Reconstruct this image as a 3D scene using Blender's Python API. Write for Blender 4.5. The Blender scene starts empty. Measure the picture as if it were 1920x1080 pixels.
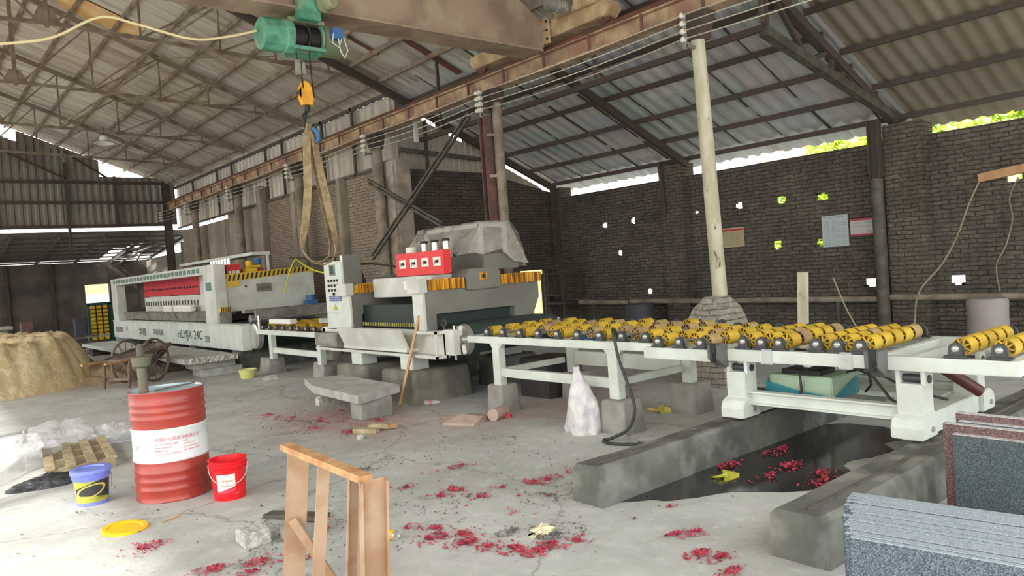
import bpy, math, random
from mathutils import Vector, Matrix
random.seed(7)
S = bpy.context.scene
COL = S.collection
PI = math.pi

# ---------------------------------------------------------------- camera, sky, sun, exposure
FPX = 1397.0
YAW, PIT, ROL, CAMH = math.radians(50.4), math.radians(-1.55), math.radians(-4.15), 1.7
_f = Vector((math.cos(YAW)*math.cos(PIT), math.sin(YAW)*math.cos(PIT), math.sin(PIT)))
_r = Vector((math.sin(YAW), -math.cos(YAW), 0)); _u = _r.cross(_f)
_r2 = math.cos(ROL)*_r + math.sin(ROL)*_u; _u2 = -math.sin(ROL)*_r + math.cos(ROL)*_u
cam = bpy.data.objects.new('camera', bpy.data.cameras.new('camera')); COL.objects.link(cam)
cam.matrix_world = Matrix(((_r2.x, _u2.x, -_f.x, 0), (_r2.y, _u2.y, -_f.y, 0), (_r2.z, _u2.z, -_f.z, CAMH), (0, 0, 0, 1)))
cam.data.sensor_width = 36; cam.data.lens = FPX/1920*36; cam.data.clip_end = 300
S.camera = cam
w = bpy.data.worlds.new('sky'); S.world = w; w.use_nodes = True
nt = w.node_tree; nt.nodes.clear()
sky = nt.nodes.new('ShaderNodeTexSky'); sky.sky_type = 'NISHITA'; sky.sun_disc = False
sky.sun_elevation = math.radians(52); sky.sun_rotation = math.radians(250); sky.air_density = 1.6; sky.dust_density = 5.0; sky.ozone_density = 1.0
mx = nt.nodes.new('ShaderNodeMixRGB'); mx.inputs[0].default_value = 0.55; mx.inputs[2].default_value = (12, 12.2, 11.9, 1)
bg = nt.nodes.new('ShaderNodeBackground'); bg.inputs[1].default_value = 0.55
wo = nt.nodes.new('ShaderNodeOutputWorld')
nt.links.new(sky.outputs[0], mx.inputs[1]); nt.links.new(mx.outputs[0], bg.inputs[0]); nt.links.new(bg.outputs[0], wo.inputs[0])
sl = bpy.data.lights.new('sun', 'SUN'); sl.energy = 7; sl.angle = math.radians(2.5); sl.color = (1, .97, .92)
sun = bpy.data.objects.new('sun', sl); COL.objects.link(sun)
sun.rotation_euler = Vector((-.92, -.35, 1.0)).to_track_quat('Z', 'Y').to_euler()
S.view_settings.view_transform = 'Standard'; S.view_settings.look = 'None'
S.view_settings.gamma = 1; S.view_settings.use_curve_mapping = False
S.view_settings.exposure = -0.42
S.cycles.max_bounces = 10; S.cycles.diffuse_bounces = 6; S.cycles.use_denoising = True
S.cycles.sample_clamp_indirect = 8

# ---------------------------------------------------------------- materials
def lin(c):
    return tuple(((x/255)/12.92 if x/255 <= .04045 else ((x/255+.055)/1.055)**2.4) for x in c)
MATS = {}
def mat(name, c, rough=.6, metal=0, c2=None, scale=6, lo=.4, hi=.6, bump=0, bscale=30, alpha=1, spec=.5, trans=0, stretch=(1, 1, 1), c3=None, scale3=1.2, lo3=.5, hi3=.7, coat=0):
    m = bpy.data.materials.new(name); m.use_nodes = True; n = m.node_tree; b = n.nodes['Principled BSDF']
    b.inputs['Base Color'].default_value = (*lin(c), 1); b.inputs['Roughness'].default_value = rough
    b.inputs['Metallic'].default_value = metal; b.inputs['Specular IOR Level'].default_value = spec
    b.inputs['Alpha'].default_value = alpha; b.inputs['Transmission Weight'].default_value = trans
    b.inputs['Coat Weight'].default_value = coat
    tc = n.nodes.new('ShaderNodeTexCoord'); mp = n.nodes.new('ShaderNodeMapping'); mp.inputs['Scale'].default_value = stretch
    n.links.new(tc.outputs['Object'], mp.inputs[0])
    def noise(sc, det=6):
        t = n.nodes.new('ShaderNodeTexNoise'); t.inputs['Scale'].default_value = sc; t.inputs['Detail'].default_value = det
        n.links.new(mp.outputs[0], t.inputs['Vector']); return t
    def ramp(t, a, z):
        r = n.nodes.new('ShaderNodeMapRange'); r.inputs[1].default_value = a; r.inputs[2].default_value = z
        n.links.new(t.outputs[0], r.inputs[0]); return r
    out = None
    if c2:
        mix = n.nodes.new('ShaderNodeMixRGB'); mix.inputs[1].default_value = (*lin(c), 1); mix.inputs[2].default_value = (*lin(c2), 1)
        n.links.new(ramp(noise(scale), lo, hi).outputs[0], mix.inputs[0]); out = mix.outputs[0]
        if c3:
            mix = n.nodes.new('ShaderNodeMixRGB'); n.links.new(out, mix.inputs[1]); mix.inputs[2].default_value = (*lin(c3), 1)
            n.links.new(ramp(noise(scale3), lo3, hi3).outputs[0], mix.inputs[0]); out = mix.outputs[0]
        n.links.new(out, b.inputs['Base Color'])
    if bump:
        bp = n.nodes.new('ShaderNodeBump'); bp.inputs['Strength'].default_value = bump; bp.inputs['Distance'].default_value = .02
        n.links.new(noise(bscale).outputs[0], bp.inputs['Height']); n.links.new(bp.outputs[0], b.inputs['Normal'])
    MATS[name] = m; return m

def mat_brick(name, ca, cb, cm, axis, patch=None):
    """grimy brickwork; axis: which horizontal axis the wall runs along"""
    m = bpy.data.materials.new(name); m.use_nodes = True; n = m.node_tree; b = n.nodes['Principled BSDF']; b.inputs['Roughness'].default_value = .95; b.inputs['Specular IOR Level'].default_value = .15
    g = n.nodes.new('ShaderNodeNewGeometry'); sp = n.nodes.new('ShaderNodeSeparateXYZ'); cb_ = n.nodes.new('ShaderNodeCombineXYZ')
    n.links.new(g.outputs['Position'], sp.inputs[0]); n.links.new(sp.outputs['XYZ'.index(axis)], cb_.inputs[0]); n.links.new(sp.outputs[2], cb_.inputs[1])
    wv = n.nodes.new('ShaderNodeTexNoise'); wv.inputs['Scale'].default_value = 5; n.links.new(g.outputs['Position'], wv.inputs['Vector'])
    ad = n.nodes.new('ShaderNodeVectorMath'); ad.operation = 'MULTIPLY_ADD'; n.links.new(wv.outputs['Color'], ad.inputs[0]); ad.inputs[1].default_value = (.09, .05, 0); n.links.new(cb_.outputs[0], ad.inputs[2])
    br = n.nodes.new('ShaderNodeTexBrick'); br.inputs['Scale'].default_value = 1; br.inputs['Brick Width'].default_value = .25; br.inputs['Row Height'].default_value = .072
    br.inputs['Mortar Size'].default_value = .009; br.inputs['Mortar Smooth'].default_value = .9; br.inputs['Bias'].default_value = -.1
    br.inputs['Color1'].default_value = (*lin(ca), 1); br.inputs['Color2'].default_value = (*lin(cb), 1); br.inputs['Mortar'].default_value = (*lin(cm), 1)
    n.links.new(ad.outputs[0], br.inputs['Vector'])
    def blotch(sc, lo, hi):
        t = n.nodes.new('ShaderNodeTexNoise'); t.inputs['Scale'].default_value = sc; t.inputs['Detail'].default_value = 8; t.inputs['Roughness'].default_value = .7; n.links.new(g.outputs['Position'], t.inputs['Vector'])
        r = n.nodes.new('ShaderNodeMapRange'); r.inputs[1].default_value = lo; r.inputs[2].default_value = hi; n.links.new(t.outputs[0], r.inputs[0]); return r.outputs[0], t
    f1, t1 = blotch(3.2, .34, .6)
    m1 = n.nodes.new('ShaderNodeMixRGB'); n.links.new(f1, m1.inputs[0]); n.links.new(br.outputs[0], m1.inputs[1]); m1.inputs[2].default_value = (*lin(patch or cm), 1)
    f3, t3 = blotch(.7, .35, .7)
    m3 = n.nodes.new('ShaderNodeMixRGB'); m3.blend_type = 'MULTIPLY'; n.links.new(f3, m3.inputs[0]); n.links.new(m1.outputs[0], m3.inputs[1]); m3.inputs[2].default_value = (.62, .6, .6, 1)
    f2, t2 = blotch(16, .12, .62)
    m2 = n.nodes.new('ShaderNodeMixRGB'); m2.blend_type = 'MULTIPLY'; m2.inputs[0].default_value = .75
    vr = n.nodes.new('ShaderNodeCombineColor'); [n.links.new(f2, vr.inputs[i]) for i in range(3)]
    n.links.new(m3.outputs[0], m2.inputs[1]); n.links.new(vr.outputs[0], m2.inputs[2]); n.links.new(m2.outputs[0], b.inputs['Base Color'])
    bp = n.nodes.new('ShaderNodeBump'); bp.inputs['Strength'].default_value = .9; bp.inputs['Distance'].default_value = .02; bp.invert = True
    mm = n.nodes.new('ShaderNodeMath'); mm.operation = 'MULTIPLY_ADD'; n.links.new(t2.outputs[0], mm.inputs[0]); mm.inputs[1].default_value = -.8; n.links.new(br.outputs['Fac'], mm.inputs[2])
    n.links.new(mm.outputs[0], bp.inputs['Height']); n.links.new(bp.outputs[0], b.inputs['Normal'])
    MATS[name] = m; return m

def mat_sheet(name, cols, wx=1.7, wy=.95, streak=(90, 60, 45), amt=.45, rough=.55, metal=.25):
    """roof sheets: each sheet a slightly different tone, rust streaks run down the slope (x)"""
    m = bpy.data.materials.new(name); m.use_nodes = True; n = m.node_tree; b = n.nodes['Principled BSDF']; b.inputs['Roughness'].default_value = rough; b.inputs['Metallic'].default_value = metal
    g = n.nodes.new('ShaderNodeNewGeometry'); sp = n.nodes.new('ShaderNodeSeparateXYZ'); n.links.new(g.outputs['Position'], sp.inputs[0])
    cb_ = n.nodes.new('ShaderNodeCombineXYZ')
    for i, (k, s) in enumerate(((0, wx), (1, wy))):
        d = n.nodes.new('ShaderNodeMath'); d.operation = 'DIVIDE'; n.links.new(sp.outputs[k], d.inputs[0]); d.inputs[1].default_value = s
        fl = n.nodes.new('ShaderNodeMath'); fl.operation = 'FLOOR'; n.links.new(d.outputs[0], fl.inputs[0]); n.links.new(fl.outputs[0], cb_.inputs[i])
    wn = n.nodes.new('ShaderNodeTexWhiteNoise'); n.links.new(cb_.outputs[0], wn.inputs['Vector'])
    cr = n.nodes.new('ShaderNodeValToRGB'); e = cr.color_ramp.elements
    e[0].color = (*lin(cols[0]), 1); e[1].color = (*lin(cols[-1]), 1)
    for i, c in enumerate(cols[1:-1]): x = e.new((i+1)/(len(cols)-1)); x.color = (*lin(c), 1)
    n.links.new(wn.outputs['Value'], cr.inputs[0])
    mp = n.nodes.new('ShaderNodeMapping'); mp.inputs['Scale'].default_value = (.35, 3.5, .35); n.links.new(g.outputs['Position'], mp.inputs[0])
    t = n.nodes.new('ShaderNodeTexNoise'); t.inputs['Scale'].default_value = 1.6; t.inputs['Detail'].default_value = 7; n.links.new(mp.outputs[0], t.inputs['Vector'])
    r = n.nodes.new('ShaderNodeMapRange'); r.inputs[1].default_value = .45; r.inputs[2].default_value = .75; r.inputs[4].default_value = amt; n.links.new(t.outputs[0], r.inputs[0])
    mx = n.nodes.new('ShaderNodeMixRGB'); n.links.new(r.outputs[0], mx.inputs[0]); n.links.new(cr.outputs[0], mx.inputs[1]); mx.inputs[2].default_value = (*lin(streak), 1)
    n.links.new(mx.outputs[0], b.inputs['Base Color']); MATS[name] = m; return m

def mat_floor():
    m = bpy.data.materials.new('dusty_concrete_floor'); m.use_nodes = True; n = m.node_tree; b = n.nodes['Principled BSDF']; b.inputs['Roughness'].default_value = .8; b.inputs['Specular IOR Level'].default_value = .3
    g = n.nodes.new('ShaderNodeNewGeometry')
    def noise(sc, det=8, ro=.6):
        t = n.nodes.new('ShaderNodeTexNoise'); t.inputs['Scale'].default_value = sc; t.inputs['Detail'].default_value = det; t.inputs['Roughness'].default_value = ro; n.links.new(g.outputs['Position'], t.inputs['Vector']); return t
    def rng(o, a, z, to=1):
        r = n.nodes.new('ShaderNodeMapRange'); r.inputs[1].default_value = a; r.inputs[2].default_value = z; r.inputs[4].default_value = to; n.links.new(o, r.inputs[0]); return r.outputs[0]
    def mix(f, a, bb):
        x = n.nodes.new('ShaderNodeMixRGB'); n.links.new(f, x.inputs[0])
        (n.links.new(a, x.inputs[1]) if not isinstance(a, tuple) else setattr(x.inputs[1], 'default_value', (*lin(a), 1))); x.inputs[2].default_value = (*lin(bb), 1); return x.outputs[0]
    c = mix(rng(noise(.9).outputs[0], .35, .65), (191, 192, 187), (164, 166, 160))
    c = mix(rng(noise(7).outputs[0], .52, .75, .6), c, (208, 211, 207))
    c = mix(rng(noise(28, 4).outputs[0], .62, .72, .6), c, (128, 122, 114))
    c = mix(rng(noise(2.6, 10, .75).outputs[0], .52, .68, .35), c, (140, 136, 128))
    # reddish stone dust in front of the calibrating machine
    def spot(cx, cy, rx, ry):
        mp = n.nodes.new('ShaderNodeMapping'); mp.inputs['Location'].default_value = (-cx/rx, -cy/ry, 0); mp.inputs['Scale'].default_value = (1/rx, 1/ry, 0); n.links.new(g.outputs['Position'], mp.inputs[0])
        l = n.nodes.new('ShaderNodeVectorMath'); l.operation = 'LENGTH'; n.links.new(mp.outputs[0], l.inputs[0])
        nn = noise(2.2).outputs[0]; a = n.nodes.new('ShaderNodeMath'); a.operation = 'MULTIPLY_ADD'; n.links.new(nn, a.inputs[0]); a.inputs[1].default_value = 1.3; n.links.new(l.outputs['Value'], a.inputs[2])
        r = n.nodes.new('ShaderNodeMapRange'); r.inputs[1].default_value = 1.85; r.inputs[2].default_value = 1.0; r.inputs[4].default_value = .6; n.links.new(a.outputs[0], r.inputs[0]); return r.outputs[0]
    c = mix(spot(4.2, 8.2, 1.1, 1.9), c, (164, 128, 118))
    c = mix(spot(6.2, 6.6, 1.5, .8), c, (164, 134, 130))
    c = mix(spot(3.4, 17.5, 2.2, 2.4), c, (170, 150, 128))
    # thin darker crack lines
    v = n.nodes.new('ShaderNodeTexVoronoi'); v.feature = 'DISTANCE_TO_EDGE'; v.inputs['Scale'].default_value = .42
    wn = noise(3); ad = n.nodes.new('ShaderNodeVectorMath'); ad.operation = 'MULTIPLY_ADD'; n.links.new(wn.outputs['Color'], ad.inputs[0]); ad.inputs[1].default_value = (.5, .5, 0); n.links.new(g.outputs['Position'], ad.inputs[2]); n.links.new(ad.outputs[0], v.inputs['Vector'])
    c = mix(rng(v.outputs['Distance'], .008, .0, .6), c, (120, 116, 108))
    n.links.new(c, b.inputs['Base Color'])
    bp = n.nodes.new('ShaderNodeBump'); bp.inputs['Strength'].default_value = .35; bp.inputs['Distance'].default_value = .02; n.links.new(noise(9, 10, .7).outputs[0], bp.inputs['Height']); n.links.new(bp.outputs[0], b.inputs['Normal'])
    MATS['floor'] = m; return m

def mat_stone(name, base, d, l, scale=55):
    m = bpy.data.materials.new(name); m.use_nodes = True; n = m.node_tree; b = n.nodes['Principled BSDF']; b.inputs['Roughness'].default_value = .45
    tc = n.nodes.new('ShaderNodeTexCoord'); v = n.nodes.new('ShaderNodeTexVoronoi'); v.inputs['Scale'].default_value = scale; n.links.new(tc.outputs['Object'], v.inputs['Vector'])
    t = n.nodes.new('ShaderNodeTexNoise'); t.inputs['Scale'].default_value = scale*.7; t.inputs['Detail'].default_value = 8; n.links.new(tc.outputs['Object'], t.inputs['Vector'])
    cr = n.nodes.new('ShaderNodeValToRGB'); e = cr.color_ramp.elements; e[0].position = .35; e[0].color = (*lin(d), 1); e[1].position = .72; e[1].color = (*lin(l), 1); x = e.new(.5); x.color = (*lin(base), 1)
    n.links.new(t.outputs[0], cr.inputs[0]); n.links.new(cr.outputs[0], b.inputs['Base Color'])
    s = n.nodes.new('ShaderNodeSeparateColor'); n.links.new(v.outputs['Color'], s.inputs[0]); mx = n.nodes.new('ShaderNodeMixRGB'); r = n.nodes.new('ShaderNodeMapRange'); r.inputs[1].default_value = .72; r.inputs[2].default_value = .8; r.inputs[4].default_value = .6
    n.links.new(s.outputs[0], r.inputs[0]); n.links.new(r.outputs[0], mx.inputs[0]); n.links.new(cr.outputs[0], mx.inputs[1]); mx.inputs[2].default_value = (*lin(l), 1); n.links.new(mx.outputs[0], b.inputs['Base Color'])
    MATS[name] = m; return m

mat_floor()
mat('white_paint', (206, 212, 204), .45, c2=(192, 196, 188), scale=3)
mat('machine_white', (205, 207, 199), .5, c2=(188, 188, 180), scale=2.5)
mat('machine_grey', (118, 117, 108), .5, c2=(108, 106, 98), scale=2)
mat('steel_grey', (150, 147, 140), .5, .3, c2=(120, 116, 108), scale=5)
mat('dull_steel', (96, 92, 84), .7, .2, c2=(78, 72, 64), scale=5)  # darker, duller grey steel with random mottling
mat('truss_steel', (142, 128, 112), .8, 0, c2=(112, 94, 78), scale=3)
mat('dark_steel', (72, 66, 61), .75, .1, c2=(82, 66, 58), scale=4)
mat('rail_rust', (88, 66, 56), .8, .2, c2=(118, 74, 56), scale=4)
mat('runway_tan', (186, 160, 130), .8, c2=(146, 120, 98), scale=3, bump=.2, c3=(150, 108, 92), scale3=1.5)
mat('girder_tan', (158, 136, 116), .75, c2=(132, 110, 94), scale=1.6, bump=.1, c3=(162, 148, 122), scale3=3)
mat('carriage_cream', (196, 172, 134), .7, c2=(168, 140, 108), scale=4)
mat('column_red', (118, 84, 78), .85, c2=(92, 72, 66), scale=4)
mat('column_grey', (146, 134, 120), .85, c2=(118, 106, 94), scale=4)
mat('lime_white', (196, 190, 170), .85, c2=(172, 164, 140), scale=6, c3=(90, 80, 66), scale3=9, lo3=.62, hi3=.68, stretch=(1, 1, .35))
mat('bare_wire', (196, 188, 172), .5, .3)
mat('porcelain', (216, 208, 196), .3)
mat('hoist_green', (96, 158, 130), .45, c2=(70, 128, 104), scale=5, c3=(150, 150, 120), scale3=4, lo3=.55, hi3=.75)
mat('hoist_tan', (142, 140, 108), .55, c2=(110, 120, 92), scale=4)
mat('rope_dark', (48, 40, 36), .6, .4, c2=(30, 26, 24), scale=60, stretch=(12, 1, 1))
mat('blue_paint', (58, 104, 156), .5)
mat('hook_yellow', (232, 168, 34), .4, c2=(206, 140, 40), scale=6)
mat('sling', (168, 146, 112), .95, c2=(140, 122, 92), scale=12, bump=.4, bscale=120)
mat('black', (24, 24, 24), .5)
mat('rubber', (44, 48, 44), .55)
mat('belt_green', (54, 66, 66), .6, c2=(46, 56, 58), scale=2)
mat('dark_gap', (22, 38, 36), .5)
mat('roller_yellow', (214, 178, 60), .38, c2=(190, 156, 52), scale=5)
mat('roller_dusty', (178, 150, 92), .8, c2=(150, 122, 92), scale=8)
mat('bearing', (74, 76, 76), .5, .5)
mat('bearing_cap', (176, 174, 168), .35, .6)
mat('dark_grey_box', (96, 98, 92), .5)
mat('red_box', (216, 34, 38), .4)
mat('red_faded', (196, 44, 60), .5, c2=(178, 40, 54), scale=4)
mat('silver', (206, 204, 200), .25, .7)
mat('brass_yellow', (214, 176, 30), .45)
mat('bellows', (222, 164, 48), .6, c2=(128, 84, 20), scale=26, stretch=(1, 1, .04), lo=.47, hi=.56)  # brown bands in the colour act as shade in the pleat folds
mat('amber_sheet', (222, 190, 140), .6, c2=(206, 160, 100), scale=2)
mat('sign_white', (228, 226, 216), .5)
mat('sign_blue', (58, 66, 140), .5)
mat('ink_black', (30, 30, 32), .6)
mat('ink_green', (28, 70, 66), .6)
mat('screen_teal', (104, 130, 124), .3)
mat('concrete', (150, 147, 140), .9, c2=(126, 124, 118), scale=3, bump=.35, bscale=14)
mat('damp_concrete', (104, 104, 97), .75, c2=(78, 80, 74), scale=2.2, bump=.5, bscale=10, c3=(126, 126, 118), scale3=4)
mat('plinth', (124, 122, 110), .9, c2=(100, 98, 88), scale=3, bump=.3, bscale=12)
mat('stone_slab', (176, 176, 170), .8, c2=(156, 156, 150), scale=5)
mat('rough_stone', (196, 196, 188), .9, c2=(160, 158, 150), scale=20, bump=.8, bscale=40)
mat('drum_red', (170, 62, 50), .38, c2=(152, 56, 46), scale=4, coat=.2)
mat('drum_white', (226, 232, 230), .4, c2=(214, 220, 222), scale=4)
mat('drum_top', (196, 214, 222), .35, c2=(160, 180, 190), scale=8)
mat('ink_red', (206, 64, 84), .6)
mat('pump_green', (94, 98, 78), .6, c2=(116, 92, 82), scale=6)
mat('bucket_blue', (128, 140, 224), .35, trans=.05)
mat('label_olive', (172, 172, 66), .5)
mat('label_black', (54, 54, 50), .5)
mat('label_gold', (196, 184, 96), .5)
mat('bucket_red', (224, 22, 34), .35)
mat('lid_yellow', (242, 186, 24), .4)
mat('wire_white', (206, 208, 204), .4)
mat('wood_tan', (190, 150, 108), .7, c2=(170, 128, 90), scale=5, stretch=(1, 1, .2))
mat('wood_plank', (196, 158, 114), .75, c2=(176, 134, 94), scale=6, stretch=(1, 1, .15))
mat('wood_pallet', (186, 170, 138), .85, c2=(160, 142, 112), scale=8)
mat('wood_old', (124, 108, 98), .85, c2=(92, 78, 68), scale=5)
mat('rack_pink', (176, 148, 122), .6, c2=(160, 126, 96), scale=4, c3=(150, 108, 76), scale3=6, lo3=.55, hi3=.75)
mat('rack_orange', (194, 154, 106), .7, c2=(172, 122, 80), scale=10)
mat('sand', (206, 188, 150), .98, c2=(190, 168, 128), scale=2, bump=.8, bscale=18, c3=(214, 198, 164), scale3=7)
mat('sand_dark', (160, 138, 112), .98, c2=(140, 118, 96), scale=4, bump=.6, bscale=25)
mat('pile_dark', (88, 92, 96), .9, c2=(70, 72, 74), scale=8, bump=.7)
mat('film_clear', (222, 224, 228), .15, alpha=.3, c2=(240, 240, 242), scale=8, bump=.6, bscale=22, spec=1)
mat('film_cover', (200, 194, 184), .25, alpha=.45, c2=(180, 174, 166), scale=8, bump=.5, bscale=14)
mat('film_blue', (40, 142, 160), .25, alpha=.7, bump=.5, bscale=14)
mat('film_black', (46, 48, 50), .25, bump=.8, bscale=18, c2=(70, 72, 76), scale=14)
mat('sack_white', (214, 212, 206), .4, c2=(190, 184, 190), scale=9, bump=.7, bscale=16, c3=(206, 190, 190), scale3=4)
mat('tank_green', (160, 184, 158), .4)
mat('cylinder_maroon', (84, 40, 40), .4)
mat('cardboard', (176, 154, 142), .9, c2=(160, 134, 124), scale=6)
mat('paper_red', (196, 74, 92), .85, c2=(160, 48, 66), scale=30)
mat('paper_pink', (200, 116, 126), .85)
mat('paper_cream', (222, 212, 176), .8)
mat('leaf_scrap', (176, 176, 60), .7)
mat('gravel', (132, 128, 122), .95, c2=(88, 84, 80), scale=8)
mat('puddle', (50, 48, 46), .12, c2=(40, 40, 40), scale=1.5, c3=(74, 70, 66), scale3=1.1, lo3=.5, hi3=.8, spec=.6)
mat('yellow_cable', (206, 206, 60), .5)
mat('cream_cable', (222, 206, 160), .6)
mat('grey_cord', (138, 128, 108), .9)
mat('lamp_white', (224, 222, 216), .4)
mat('pan_yellow', (206, 206, 132), .5)
mat('poster_cream', (176, 160, 128), .7)
mat('poster_grey', (176, 186, 190), .6)
mat('poster_white', (186, 184, 184), .6)
mat('poster_red', (176, 60, 70), .6)
mat('poster_text', (116, 120, 122), .7)
mat('leaf', (150, 190, 40), .6, c2=(206, 226, 70), scale=3)
mat('bark', (90, 74, 56), .9)
mat('outside_ground', (196, 196, 190), .95, c2=(176, 178, 174), scale=.4)
mat('outside_hill', (214, 170, 120), .95, c2=(190, 150, 110), scale=.3)
mat('pink_wall', (222, 160, 150), .9, c2=(206, 140, 130), scale=2)
mat('plaster', (158, 146, 132), .95, c2=(134, 122, 110), scale=1.3, bump=.3, bscale=12)
mat('rough_plaster', (176, 162, 148), 1, c2=(144, 130, 118), scale=3, bump=.9, bscale=20)
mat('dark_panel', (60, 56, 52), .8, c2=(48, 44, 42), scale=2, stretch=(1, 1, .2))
mat('grey_barrel', (120, 116, 112), .7, c2=(104, 100, 96), scale=4)
mat('slate_barrel', (66, 68, 74), .6)
mat('sack_lilac', (150, 144, 140), .8, c2=(150, 134, 138), scale=2)
mat('hazard', (214, 176, 50), .5)
mat('far_wall', (100, 91, 84), .85, c2=(78, 70, 66), scale=1.2)
mat_brick('brick_right', (136, 127, 117), (112, 105, 96), (74, 69, 64), 'Y', patch=(106, 99, 92))
mat_brick('brick_end', (128, 116, 105), (108, 98, 89), (72, 65, 60), 'X', patch=(100, 91, 83))
mat_brick('brick_crane', (184, 166, 146), (168, 150, 132), (134, 122, 108), 'Y', patch=(172, 156, 140))
mat_brick('brick_pier', (138, 129, 117), (114, 106, 96), (74, 70, 64), 'Y', patch=(108, 101, 92))
mat_brick('brick_pale', (190, 184, 170), (172, 164, 148), (120, 110, 98), 'Y', patch=(186, 180, 166))
mat_sheet('roof_warm', [(192, 182, 168), (176, 164, 150), (198, 190, 178), (184, 174, 162)], streak=(118, 98, 80), amt=.75)
mat_sheet('roof_cool', [(186, 190, 188), (194, 184, 184), (174, 184, 178), (202, 200, 194), (182, 184, 194)], wx=.86, wy=.9, streak=(120, 116, 110), amt=.35, metal=.1)
mat_sheet('roof_dark', [(134, 122, 104), (124, 112, 96)], streak=(160, 152, 138), amt=.4, metal=0, rough=.9)
mat_sheet('clad_side', [(198, 188, 174), (206, 196, 184), (188, 178, 166)], wx=9, wy=1.4, streak=(110, 100, 90), amt=.5)
mat_sheet('clad_end', [(140, 136, 126), (124, 110, 100), (150, 148, 140), (134, 132, 124)], wx=1.1, wy=50, streak=(80, 70, 64), amt=.5)
mat_stone('granite_blue', (70, 80, 92), (44, 52, 62), (128, 138, 148), 240)
mat_stone('granite_edge', (148, 158, 166), (124, 134, 144), (180, 190, 196), 200)
mat_stone('granite_green', (58, 70, 74), (38, 46, 50), (104, 116, 120), 220)
mat_stone('granite_brown', (96, 70, 70), (70, 50, 52), (130, 108, 104), 130)
mat_stone('granite_rim', (176, 174, 174), (150, 140, 142), (206, 204, 204), 50)

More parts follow.
